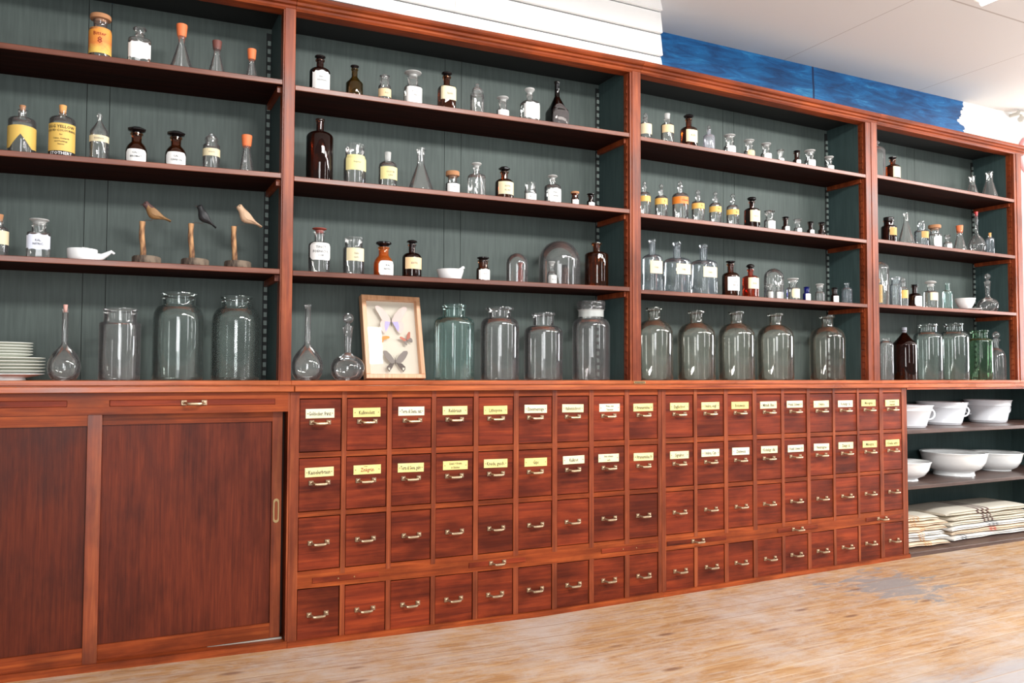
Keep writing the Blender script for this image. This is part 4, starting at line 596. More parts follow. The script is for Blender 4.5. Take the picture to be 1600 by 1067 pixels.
# ---------------------------------------------------------------- upper shelving units
YF=.19
UNITS=[(-1.66,-.04,-.036,.005,'bird'),(.005,1.557,1.568,1.616,'butterfly'),(1.616,3.134,3.174,3.221,'carboy'),(3.221,4.456,4.477,4.526,'end')]
SEAMS={1:[-.712,-.635],2:[.730,.811],3:[2.352,2.43],4:[3.821,3.89]}
ULAB=['mahogany shelving unit lined in grey-green, holding the carved birds','mahogany shelving unit over the first drawer cabinet, holding the framed butterflies','mahogany shelving unit holding the five big carboys','mahogany shelving unit at the far end, beside the bare white wall']
def ctop(x): return lerp_tab(CORN,x)
PR=[(.004,0),(-.002,.008),(-.002,.016),(-.012,.020),(-.012,.030),(-.024,.034),(-.028,.040),(-.028,.052),(-.02,.054)]   # (y offset from YF, height above the opening)
for k,(x0,xi,xs0,xs1,nm) in enumerate(UNITS,1):
    T=thing('shelving_unit',ULAB[k-1],'shelving unit',(x0,YF,.93),0,'shelving units standing on the counter')
    ox,oy,oz=x0,YF,.93
    def L(mb,name,mats,sm=None): 
        mb.v=[(p[0]-ox,p[1]-oy,p[2]-oz) for p in mb.v]; return mb.build(name,mats,T,smooth=sm)
    xl=x0 if k>1 else -1.7
    # back boards with open joints
    b=MB(); e=[x0]+SEAMS[k]+[xs1-.006]
    for a,c in zip(e,e[1:]): b.box(a+(.0022 if a!=x0 else 0),c,YB,YB+.008,.93,ctop((a+c)/2)-.01)
    b.box(x0,xs1,YB+.008,YB+.013,.93,ctop(x0+.5)-.02,1); L(b,'back_panel',['teal_paint','dark_gap'])
    # sides
    for sx0,sx1,inner in ([(xl-.02,xl,0)] if k==1 else [])+[(xi,xs1-.004,1)]:
        b=MB(); b.box(sx0,sx1,YF+.055,YB,.93,ctop(sx0)-.02,0); b.box(sx0,sx1,YF+.004,YF+.055,.93,ctop(sx0)-.02,1); L(b,'side_panel',['teal_side','mahogany_stile'])
    b=MB(); b.box(xs0,xs1,YF,YF+.022,.925,ctop(xs0)-.04,bev=.0015); L(b,'stile','mahogany_stile')
    # toothed strips which carry the shelf cleats, at the back corner and behind the stile
    b=MB(); z=.955; zt=ctop(xi)-.05
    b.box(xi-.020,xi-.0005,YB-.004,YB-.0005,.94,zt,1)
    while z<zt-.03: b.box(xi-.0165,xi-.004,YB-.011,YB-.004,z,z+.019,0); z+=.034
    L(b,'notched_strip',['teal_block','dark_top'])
    if k>1:
        b=MB(); z=.96; h=.0045
        b.box(xi-.003,xi,YF+.022,YF+.040,.94,zt)
        while z<zt-.04:
            b.add([(xi-.003,YF+.022,z),(xi-.003,YF+.040,z),(xi-.003,YF+.040,z+.03),(xi-.003,YF+.022,z+.03),(xi-.003-h,YF+.022,z+.004),(xi-.003-h,YF+.040,z+.004),(xi-.003-h,YF+.040,z+.010),(xi-.003-h,YF+.022,z+.010)],
                  [(4,5,1,0),(5,4,7,6),(7,3,2,6),(0,3,7,4),(1,5,6,2)]); z+=.036
        L(b,'toothed_strip','mahogany_stile')
    for lv in 'ABC':
        cell='%d%s'%(k,lv); za=shelf_z(cell,x0); zb=shelf_z(cell,xi); t=.020
        b=MB(); b.box(x0+.001,xi-.001,YF+.004,YB-.001,za-t,za,z0b=zb-t,z1b=zb,bev=.002); b.m=[0]*9+[1]; b.m=[1 if i in (5,) else 0 for i in range(10)]; L(b,'shelf',['mahogany_shelf','shaded_underside'])
        b=MB(); b.box(xi-.016,xi-.0145+.014,YF+.03,YB-.01,zb-t-.024,zb-t-.0005); L(b,'shelf_cleat','mahogany_stile')
    # bottom rail, top board, cornice
    b=MB(); b.box(x0,xi-.001,YF-.012,YB-.001,.919,.9362,bev=.0015); b.box(xi-.001,xs1,YF-.012,YB-.001,.919,.9345,bev=.0015); L(b,'bottom_rail','counter_wood')
    nx=4; b=MB()
    xa_,xb_=x0,(xs1 if k<4 else xs1+.03)
    for i in range(nx):
        p,q=xa_+(xb_-xa_)*i/nx,xa_+(xb_-xa_)*(i+1)/nx
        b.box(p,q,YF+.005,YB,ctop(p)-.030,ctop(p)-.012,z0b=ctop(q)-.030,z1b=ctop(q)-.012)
    L(b,'top_board','dark_top')  # shade at the top of the unit put into the near-black colour
    b=MB(); v=[];f=[];n=len(PR)+1
    for i in range(nx+1):
        p=xa_+.0008+(xb_-xa_-.0016)*i/nx
        for dy,h in PR+[(.06,.054)]: v.append((p,YF+dy,ctop(p)-.054+h))
        v.append((p,YF+.06,ctop(p)-.054))
    n+=1
    for i in range(nx):
        for j in range(n): jj=(j+1)%n; f.append((i*n+j,(i+1)*n+j,(i+1)*n+jj,i*n+jj))
    f.append(tuple(range(n))); f.append(tuple(nx*n+j for j in range(n))[::-1]); b.add(v,f); L(b,'cornice','mahogany_rail')
    if k==2:
        b=MB(); b.box(1.565,1.63,YF-.0145,YF-.012,.9215,.9325)
        for q in range(7): b.box(1.571+q*.008,1.575+q*.008,YF-.0152,YF-.0144,.924,.930,1)
        L(b,'brass_maker_plate',['brass','ink'])
# ---------------------------------------------------------------- counter tops
for xa,xb,ya,lab in [(-1.7,-.0235,-.020,'mahogany counter top over the sliding-door cabinet'),(-.0215,3.176,-.022,'long mahogany counter top over both drawer cabinets'),(3.178,4.95,-.004,'mahogany counter top over the open shelves of white crockery')]:
    T=MB(); T.box(xa,xb,ya,YW-.002,.8985,.9185,bev=.002); tag(T.build('countertop','counter_wood'),lab,'countertop','counter tops end to end')
# ---------------------------------------------------------------- handles
def handle_mb(w=.078,drop=.0035,s=1.0):
    b=MB(); h=.0085*s
    for sx in (-1,1):
        x=sx*(w/2-h); b.box(x-h,x+h,-.004,0,-h,h,bev=.0015)
        b.lathe([(0,0),(.0052*s,0),(.0052*s,.0012),(.0030*s,.0026),(0,.0028)],10,c=(0,0,0))
        k=len(b.v)-(10*3+2); 
        for i in range(k,len(b.v)): px,py,pz=b.v[i]; b.v[i]=(x+px,-.004-pz,py)
    pts=[];rr=[]
    for i in range(13):
        t=-1+2*i/12; q=1-t*t; pts.append((t*(w/2-h*1.3),-.006-.020*min(1,q*1.7),-drop*min(1,q*1.6))); rr.append(.0042*s+.0012*q)
    b.tube(pts,rr,8); return b
hm=handle_mb().build('handle','handle_metal',smooth=35); HMESH=hm.data; D.objects.remove(hm)
def handle(parent,x,y,z,sc=1.0):
    o=D.objects.new('handle',HMESH); C.objects.link(o); o.parent=parent; o.location=(x,y,z); o.scale=(sc,sc,sc); return o
# ---------------------------------------------------------------- drawer cabinets
ROW1=['Goldocker, franz.','Kalkviolett','Terra di Siena, nat.','Rehbraun','Lithopone','Eisenmennige','Italienischrot','Weiss, Satin|Titanweiss','Ultramarinblau I','Englischrot','Umbra, engl.','Bolusweiss','Mittelb. Blau','Frankf. Schwarz I','Umbra','Kobaltgr. hl.','Moosgrün','fein deutsch|Neapelgelb']
ROW2=['Kasselerbraun','^Zinkgrün','Terra di Siena, gebr.','Quarz + Kreide|in Stücken','Kreide, gesch.','Gips','Kalkrot','Bein schwarz|Lack','Ultramarinblau II','Signalrot','Umbra, Cyp.','Zinkweiss','Kobaltgr. dkl.','Frankf. Schwarz II','Neutralgrau','Zinkgr. hl.','Milorigrün','Kreide, extra']
def rowz(r,x):
    # tops of the four rows follow the slight sag of the old carcass
    top=[.8725,.661,.450,.198][r]; sag=[0,-.006,-.008,-.016][r]
    s=max(0,1-((x-1.4)/1.5)**2); z=top+sag*s
    h=[.192,.192,.190,.184][r]; return z-h,z
def plate_mb(txt):
    b=MB(); w,h=.104,.034; b.box(-w/2,w/2,-.0022,0,-h/2,h/2,0,bev=.0008)
    for sx in (-1,1):
        b.lathe([(0,0),(.0021,0),(.0021,.0008),(0,.0012)],8,mi=2); k=len(b.v)-(8*2+2)
        for i in range(k,len(b.v)): px,py,pz=b.v[i]; b.v[i]=(sx*(w/2-.0075)+px,-.0022-pz,py)
    mi=3 if txt.startswith('^') else 1; txt=txt.lstrip('^'); ls=txt.split('|')
    for i,l in enumerate(ls):
        tv,tf,tw=text_geo(l); s=.0175 if len(ls)==1 else .0105; zc=0 if len(ls)==1 else (.0075 if i==0 else -.0075)
        kx=min(.80,(w-.022)/(tw*s)); b.add([(x*s*kx,-.0027,zc+y*s*1.15) for x,y in tv],tf,mi)
    if mi==3:
        tv,tf,tw=text_geo('prima'); b.add([(x*.006-.006,-.0027,.0125+y*.006) for x,y in tv],tf,1)
    return b
YFR=0.0
def drawer_cabinet(c0,c1,x0,x1,label,slides):
    T=thing('drawer_cabinet',label,'drawer cabinet',(x0,0,0),0,'drawer cabinets for pigments')
    o=(x0,0,0)
    F=MB()
    cols=COLS[c0:c1]
    def zt(x): return lerp_tab(TOE,x)
    # carcass behind
    F.box(x0+.004,x1-.004,.028,YW-.004,.035,.8975,1)
    F.box(x0,x0+.006,.02,YW-.004,.02,.8975,0); F.box(x1-.006,x1,.02,YW-.004,.02,.8975,0)
    # stiles between the columns
    es=[(x0,cols[0][0])]+[(a[1],b[0]) for a,b in zip(cols,cols[1:])]+[(cols[-1][1],x1)]
    for a,c in es:
        full=(a==x0 or c==x1)
        if full: F.box(a+(0 if a==x0 else .0008),c-.0008,YFR,.028,zt(a)+.01,.8975,2,bev=.0008)
        else:
            F.box(a+.0008,c-.0008,YFR,.028,rowz(2,a)[0]-.020,.8975,2); F.box(a+.0008,c-.0008,YFR,.028,zt(a)+.010,rowz(3,a)[1]+.003,2)
    # rails per column
    for a,c in cols:
        zz=[rowz(r,(a+c)/2) for r in range(4)]
        for lo,hi in ((zz[0][1]+.0015,.8975),(zz[1][1]+.0015,zz[0][0]-.001),(zz[2][1]+.0015,zz[1][0]-.001),(zz[2][0]-.020,zz[2][0]-.001),(zt((a+c)/2)+.008,zz[3][0]-.001)):
            if hi-lo>.002: F.box(a-.002,c+.002,YFR+.0015,.028,lo,hi,0)
    # rail with pull-out boards between third and fourth rows
    n=10
    for i in range(n):
        p=cols[0][0]-.004+(cols[-1][1]-cols[0][0]+.008)*i/n; q=cols[0][0]-.004+(cols[-1][1]-cols[0][0]+.008)*(i+1)/n
        F.box(p,q,YFR+.0008,.028,rowz(3,p)[1]+.0015,rowz(2,p)[0]-.018,0,z0b=rowz(3,q)[1]+.0015,z1b=rowz(2,q)[0]-.018)
    F.v=[(a-o[0],b-o[1],c) for a,b,c in F.v]; F.build('frame',['mahogany_rail','dark_gap','mahogany_stile'],T)
    P=MB(); n=8
    for i in range(n):
        p=x0+(x1-x0)*i/n; q=x0+(x1-x0)*(i+1)/n
        P.box(p-o[0],q-o[0],-.010,.03,zt(p)-.002,zt(p)+.020,0,z0b=zt(q)-.002,z1b=zt(q)+.020)
    P.build('plinth','mahogany_rail',T)
    # drawers
    for ci,(a,c) in enumerate(cols):
        g=ci+c0
        for r in range(4):
            z0,z1=rowz(r,(a+c)/2); w=(c-a); h=z1-z0
            jx=random.uniform(-.0012,.0012); b=MB(); b.box(-w/2+.0014,w/2-.0014,-h*0,.024,-h/2+.0014,h/2-.0022,0,bev=.0012)
            d=b.build('drawer','mahogany_front',T,loc=((a+c)/2-o[0],.0022+random.uniform(0,.0022),(z0+z1)/2))
            hz={0:h*.5-.088+.002,1:h*.5-.090,2:h*.5-.093,3:h*.5-.094}[r]
            handle(d,jx*2,0,hz)
            if r<2:
                p=plate_mb((ROW1,ROW2)[r][g]).build('label_plate',['enamel_plate','ink','screw','redink'],d,loc=(random.uniform(-.003,.003),0,h*.5-(.052 if r==0 else .050)+random.uniform(-.002,.001)),rot=(0,random.uniform(-.014,.014),0))
    for sa,sb,hx in slides:
        zc=(rowz(3,(sa+sb)/2)[1]+rowz(2,(sa+sb)/2)[0])/2-.004
        b=MB(); b.box(sa-o[0],sb-o[0],-.0022,.02,zc-.0095,zc+.0095,bev=.001); s=b.build('pull_out_board','mahogany_front',T)
        if hx: handle(s,hx-o[0],-.0022,zc,.95)
        else:
            b=MB()
            for q in (.38,.62): b.tube([((sa+(sb-sa)*q)-o[0],-.0022,zc),((sa+(sb-sa)*q)-o[0],-.0036,zc)],.0025,8)
            b.build('screw','brass',s)
    return T
drawer_cabinet(0,9,-.0335,1.5900,'first mahogany cabinet of 36 small drawers, beside the sliding doors',[(.0536,.2995,None),(.6632,.9106,.7858),(1.2747,1.5600,None)])
drawer_cabinet(9,18,1.5905,3.1880,'second mahogany cabinet of 36 small drawers, beside the open shelves',[(1.6163,1.9527,1.7874),(2.2684,2.53,2.3952),(2.8685,3.1309,2.9841)])
# ---------------------------------------------------------------- sliding-door cabinet
T=thing('sliding_door_cabinet','mahogany cabinet with two tall sliding doors under the bird shelves','cabinet',(-1.7,0,0)); ox=-1.7
def LB(mb,name,mats,par=T,sm=None):
    mb.v=[(p[0]-ox,p[1],p[2]) for p in mb.v]; return mb.build(name,mats,par,smooth=sm)
b=MB(); b.box(-1.7,-.0345,.075,YW-.004,.03,.8975,1)
b.box(-.0805+.0405,-.0342,0,.09,.02,.8975,2)
b.box(-1.7,-.040,0,.07,.8745,.8975,0); b.box(-1.7,-.040,0.0,.07,.828,.8535,0)
for xa,xb in ((-1.7,-1.60),(-.7316,-.6109),(-.0853,-.040)): b.box(xa,xb,.0002,.07,.8533,.8747,0)
LB(b,'frame',['mahogany_rail','dark_gap','mahogany_stile'])
b=MB(); n=5
for i in range(n):
    p=-1.7+(1.6655)*i/n; q=-1.7+1.6655*(i+1)/n; b.box(p,q,-.010,.075,lerp_tab(TOE,p)-.002,lerp_tab(TOE,p)+.024,0,z0b=lerp_tab(TOE,q)-.002,z1b=lerp_tab(TOE,q)+.024)
LB(b,'plinth','mahogany_rail')
b=MB(); b.box(-.66,-.045,.032,.040,.020,.0275); LB(b,'sliding_track','track_metal')
def door(xa,xb,ya,name='sliding_door',z0=.034,z1=.828,sl=.045,sr=.037,rt=.036,rb=.052):
    b=MB(); y1=ya+.024
    b.box(xa,xa+sl,ya,y1,z0,z1,1,bev=.001); b.box(xb-sr,xb,ya,y1,z0,z1,1,bev=.001)
    b.box(xa+sl,xb-sr,ya+.0005,y1,z1-rt,z1,0); b.box(xa+sl,xb-sr,ya+.0005,y1,z0,z0+rb,0)
    d=LB(b,name,['mahogany_rail','mahogany_stile'])
    b=MB(); b.box(xa+sl+.001,xb-sr-.001,ya+.007,y1-.002,z0+rb+.0005,z1-rt-.0005); p=b; p.v=[(q[0]-ox,q[1],q[2]) for q in p.v]; p.build('door_panel','mahogany_panel',d)
    return d
door(-1.5,-.631,.003,sl=.045,sr=.042)
d2=door(-.70,-.052,.034,sr=.036,z0=.029)
b=MB(); pts=[]
def pull():
    b=MB(); W,Hh=.0105,.042; out=[];n=20
    for i in range(n):
        a=2*PI*i/n; out.append((W*math.cos(a),Hh*.74*(1 if math.sin(a)>0 else -1)*(abs(math.sin(a))>.02)+W*1.1*math.sin(a)))
    inn=[(x*.55,z*.80) for x,z in out]; v=[(x,0,z) for x,z in out]+[(x,-.003,z) for x,z in out]+[(x,-.003,z) for x,z in inn]+[(x,.004,z) for x,z in inn]; f=[]
    for i in range(n):
        j=(i+1)%n
        for k in range(3): f.append((k*n+i,k*n+j,(k+1)*n+j,(k+1)*n+i))
    f.append(tuple(3*n+i for i in range(n))); b.add(v,f); return b
o=pull().build('finger_pull','brass',d2,loc=(-.071-ox,.034,.475))
for sa,sb,hx in ((-1.6,-.7316,None),(-.6109,-.0853,-.3541)):
    b=MB(); b.box(sa+.0012,sb-.0012,-.0012,.02,.8545,.8735,bev=.001); s=LB(b,'pull_out_board','mahogany_front')
    if hx: handle(s,hx-ox,-.0012,.8635,1.05)
# ---------------------------------------------------------------- open shelf cabinet
T=thing('open_shelf_cabinet','open mahogany cabinet with grey-green sides, holding crockery and towels','shelf cabinet',(3.189,0,0)); ox=3.189
b=MB(); b.box(3.189,4.88,.43,.445,.01,.8975); LB(b,'back_panel','teal_side',T)
for xa,xb in ((4.752,4.79),):
    b=MB(); b.box(xa,xb,.004,.43,.005,.8975); LB(b,'side_panel','teal_side',T)
b=MB(); b.box(3.189,4.79,-.002,.02,.888,.8975); LB(b,'top_rail','mahogany_rail',T)
for z0,z1 in ((.652,.672),(.357,.376)):
    b=MB(); b.box(3.1895,4.7515,.002,.4295,z0,z1,z0b=z0+.006,z1b=z1+.006,bev=.002); LB(b,'shelf','brown_shelf',T)
b=MB(); b.box(3.189,4.79,-.006,.4295,.0,.0275,bev=.002); LB(b,'bottom_board','brown_shelf',T)
# ---------------------------------------------------------------- crockery
def vessel(name,label,cat,x,y,z,prof,mat,group=None,n=48,kids=None,rf=None):
    b=MB(); b.lathe(prof,n,rf); o=b.build(name,mat,loc=(x,y,z),smooth=50); tag(o,label,cat,group); return o
def pot(x,y,z,R,r,H,rz,label):
    t=.004; pr=[(0,0),(r-.004,0),(r,.003),(r+(R-r)*.10,H*.10),(r+(R-r)*.12+.002,H*.115),(r+(R-r)*.14,H*.13),(r+(R-r)*.78,H*.76),(r+(R-r)*.80+.003,H*.78),(r+(R-r)*.82,H*.80),(R,H-.004),(R+.004,H-.001),(R+.003,H+.002),(R-t,H),(r-t,.008),(0,.007)]
    T=thing('enamel_pot',label,'pot',(x,y,z),rz,'white pots with ring handles')
    b=MB(); b.lathe(pr,48); b.build('bowl_body','enamel',T,smooth=50)
    for s in (-1,1):
        pts=[(s*(R-.012+.030*math.sin(a)+.002),0,H*.60+.030*math.cos(a)) for a in [PI*i/10 for i in range(11)]]
        pts[0]=(s*(R-.004),0,H*.60+.032); pts[-1]=(s*(r+(R-r)*.40),0,H*.60-.032)
        b=MB(); b.tube(pts,.0052,8); b.build('ring_handle','enamel',T,smooth=60)
pot(3.390,.165,.6735,.138,.100,.124,-.5,'white handled pot half hidden by the drawer cabinet')
pot(3.820,.255,.6745,.137,.101,.131,-.5,'white handled pot in the middle of the row of three')
pot(4.265,.268,.6765,.130,.101,.136,-.35,'white handled pot nearest the open end of the shelf')
def bowl(x,y,z,R,r,H,fh,label):
    pr=[(0,.002),(r-.006,.002),(r-.005,0),(r,0),(r-.004,fh*.6),(r-.002,fh),(r+(R-r)*.45,fh+(H-fh)*.16),(r+(R-r)*.78,fh+(H-fh)*.5),(r+(R-r)*.90,fh+(H-fh)*.82),(R*.985,H-.004),(R,H-.001),(R-.001,H+.003),(R-.014,H-.002),(r+(R-r)*.84,fh+(H-fh)*.80),(r+(R-r)*.70,fh+(H-fh)*.52),(r+(R-r)*.38,fh+(H-fh)*.20),(r*.6,fh+.004),(0,fh+.003)]
    vessel('wash_bowl',label,'bowl',x,y,z,pr,'porcelain','white basins')
bowl(3.405,.200,.3770,.146,.078,.104,.014,'white basin half hidden by the drawer cabinet, above the towels')
bowl(3.885,.232,.3790,.183,.112,.132,.024,'widest white footed basin in the row of three')
bowl(4.325,.262,.3810,.150,.084,.108,.006,'white basin with flared rim at the open end of the shelf')
# plates on the counter
def plate(z,R,lab,x=-.90,y=.33):
    r=R*.58; pr=[(0,.001),(r*.9,.001),(r*.92,0),(r,.0),(r*1.02,.003),(R*.86,.009),(R,.0135),(R-.001,.0155),(R*.84,.012),(r,.0055),(0,.005)]
    vessel('dinner_plate',lab,'plate',x,y,z,pr,'plate_white','plates stacked on the counter')
px,py=-.945,.325
ords=['lowest','second from the bottom','third from the bottom','fourth from the bottom','fifth from the bottom']
z=.9364
vessel('deep_plate','deep white soup plate with foot at the bottom of the plate stack','plate',px,py,z,[(0,.001),(.062,.001),(.064,0),(.072,0),(.070,.007),(.105,.015),(.128,.021),(.128,.023),(.10,.017),(.06,.010),(0,.009)],'porcelain','plates stacked on the counter')
for i in range(5):
    plate(z+.018+.0112*i,.130,'large white plate, %s of the five large plates in the stack'%ords[i] if i else 'large white plate, lowest of the five large plates',px,py)
for i in range(5):
    plate(z+.0752+.0097*i,.092,'small white plate, %s of the small plates in the stack'%(ords[i] if i<4 else 'topmost'),px,py)
# feeding cup
T=thing('invalid_feeding_cup','white porcelain feeding cup with long upturned spout','cup',(-.708,.270,shelf_z('1C',-.708)))
sc=1.0; b=MB(); b.lathe([(0,0),(.039,0),(.044,.004),(.047,.014),(.0485,.030),(.049,.041),(.0485,.043),(.0465,.041),(.043,.012),(0,.007)],36); 
v=[];f=[]
for i in range(13):
    a=-PI/2+PI*i/12; v+= [(.0,0,.040)] if False else [(.0488*math.cos(a),.0488*math.sin(a),.041),(.024*math.cos(a),.034*math.sin(a),.0475)]
for i in range(12): f.append((2*i,2*i+2,2*i+3,2*i+1))
f.append(tuple(2*i+1 for i in range(13))); b.add(v,f); b.build('cup_body','porcelain',T,smooth=50)
b=MB(); b.tube([(.026,0,.019),(.046,0,.017),(.064,0,.022),(.080,0,.033),(.092,0,.041),(.102,0,.034)],[.018,.0165,.011,.008,.006,.004],12); b.build('spout','porcelain',T,smooth=60)
# mortar and pestle (two things)
MORTX,MORTY=.681,.262
mz=shelf_z('2C',MORTX)
b=MB(); b.lathe([(0,0),(.044,0),(.047,.003),(.054,.025),(.058,.040),(.0585,.043),(.055,.042),(.050,.022),(.03,.012),(0,.010)],36); tag(b.build('mortar','porcelain',loc=(MORTX,MORTY,mz),smooth=50),'shallow white porcelain mortar on the butterfly unit','mortar')
b=MB(); b.tube([(-.022,0,.0185),(-.010,0,.023),(.02,0,.036),(.050,0,.0515),(.058,0,.0555),(.064,0,.058)],[.008,.0085,.0055,.0048,.0078,.006],10); tag(b.build('pestle','porcelain',loc=(MORTX,MORTY,mz),smooth=60),'white porcelain pestle resting in the shallow mortar','pestle')
# bowl and saucer on the end unit
SX=4.094
b=MB(); b.lathe([(0,.001),(.030,.001),(.032,0),(.036,0),(.055,.006),(.074,.012),(.075,.0135),(.054,.009),(0,.005)],36); tag(b.build('saucer','porcelain',loc=(SX+.010,.275,shelf_z('4C',SX)),smooth=50),'white saucer partly under the small white bowl','saucer')
b=MB(); b.lathe([(0,0),(.030,0),(.034,.003),(.044,.02),(.054,.042),(.0575,.060),(.0585,.062),(.055,.060),(.042,.022),(0,.006)],36); tag(b.build('white_bowl','porcelain',loc=(SX-.034,.262,shelf_z('4C',SX)+.0125),smooth=50),'small white bowl on a saucer beside the decanter','bowl')
# ---------------------------------------------------------------- carved birds
def bird(x,label,bl,bodym,headm,hy,stick_h,perch,L,tilt,stickbend=.0018):
    z=shelf_z('1C',x); T=thing('carved_bird',label,'bird figurine',(x,.285,z),0,'carved birds on wooden stands')
    b=MB(); b.lathe([(0,0),(.047,0),(.049,.006),(.0485,.028),(.046,.031),(0,.031)],26,lambda a,z_:1+.03*math.sin(3*a)+.015*math.sin(7*a+1)); b.build('log_base','bark',T,smooth=40)
    px=-.012; pts=[(px+stickbend*math.sin(i*1.3)-(0.006*(i/6)),0,.030+(stick_h-.030)*i/6) for i in range(7)]
    b=MB(); b.tube(pts,[.0105,.0098,.0094,.010,.0095,.0092,.0105],10); b.build('twig_post','twig',T,smooth=60)
    tp=pts[-1]; bx,bz=perch  # belly point, relative
    b=MB(); b.tube([(tp[0],0,tp[2]-.002),(tp[0]+(bx-tp[0])*.3,0,tp[2]+.006),(bx-.006,0,bz-.012),(bx,0,bz+.004)],.0016,6); b.build('wire_leg','wire',T)
    # body: rings along the spine from beak end (-x) to tail (+x)
    R=[(-.066,.014,.000,.000),(-.064,.0145,.006,.006),(-.058,.0165,.011,.0115),(-.049,.0165,.0135,.0145),(-.040,.011,.014,.016),(-.028,.003,.0175,.020),(-.012,-.004,.021,.0235),(.006,-.007,.021,.022),(.022,-.008,.0175,.0175),(.038,-.009,.0125,.012),(.052,-.0095,.0085,.0075),(.066,-.010,.0095,.005),(.082,-.0115,.0135,.0038),(.096,-.013,.016,.003),(.0965,-.013,.0,.0)]
    ct,st_=math.cos(tilt),math.sin(tilt); k=L/.162; Gq=1.4
    def tr(p): p=(p[0],p[1]*Gq,p[2]*Gq); return ((p[0]*ct+p[2]*st_)*k+bx,p[1]*k,(-p[0]*st_+p[2]*ct)*k+bz+.030*k)
    v=[];f=[];m=[];n=16
    for cx_,cz_,ry_,rz_ in R:
        for i in range(n): a=2*PI*i/n; v.append(tr((cx_,ry_*math.cos(a),cz_+rz_*math.sin(a))))
    for i in range(len(R)-1):
        for j in range(n):
            jj=(j+1)%n; f.append((i*n+j,i*n+jj,(i+1)*n+jj,(i+1)*n+j)); top=math.sin(2*PI*(j+.5)/n)>.35
            m.append(1 if (i<4 or (i<8 and top)) else (2 if i>=11 or (top and i<11) else 0))
    b=MB(); b.add(v,f,m); B=b.build('bird_body',[bodym,headm,bl],T,smooth=60)
    b=MB(); b.tube([tr((-.063,0,.013)),tr((-.070,0,.011)),tr((-.077,0,.008))],[.0036*k,.0026*k,.0006],8); b.build('beak','bird_beak',B,smooth=60)
    for s in (-1,1):
        b=MB(); c=tr((-.055,s*.0118,.0195)); b.lathe([(0,-.0022),(.0018,-.001),(.0022,0),(.0018,.001),(0,.0022)],8,c=c); b.build('eye','black_solid',B,smooth=60)
        wv=[];wf=[]
        W=[(-.024,.006,.004),(-.008,.012,-.012),(.012,.008,-.016),(.034,-.001,-.012),(.058,-.008,-.011)]
        for xw,zt_,zb_ in W:
            wr=.0225-.00025*abs(xw*1000)*.6
            for zq in (zt_,(zt_+zb_)/2,zb_): wv.append(tr((xw,s*max(.006,wr+(.0015 if zq==(zt_+zb_)/2 else 0)),zq)))
            for zq in (zt_,(zt_+zb_)/2,zb_): wv.append(tr((xw,s*max(.004,wr-.006),zq)))
        for i in range(len(W)-1):
            for j in range(6): jj=(j+1)%6; o_=[0,1,2,5,4,3]; wf.append((i*6+o_[j],i*6+o_[jj],(i+1)*6+o_[jj],(i+1)*6+o_[j]))
        wf.append((0,1,2,5,4,3)); e=(len(W)-1)*6; wf.append((e,e+3,e+4,e+5,e+2,e+1))
        b=MB(); b.add(wv,wf); b.build('wing',bl,B,smooth=60)
bird(-.501,'carved brown bird with dark head on a twig stand, nearest the feeding cup','bird_brown','bird_brown','bird_head',0,.159,(.022,.178),.108,.30)
bird(-.335,'carved black bird on a twig stand between the brown and the cream bird','bird_black','bird_black','bird_black',0,.164,(.030,.180),.100,.62)
bird(-.182,'carved cream bird on a twig stand nearest the stile','bird_cream','bird_cream','bird_cream',0,.165,(.029,.189),.114,.42,.001)
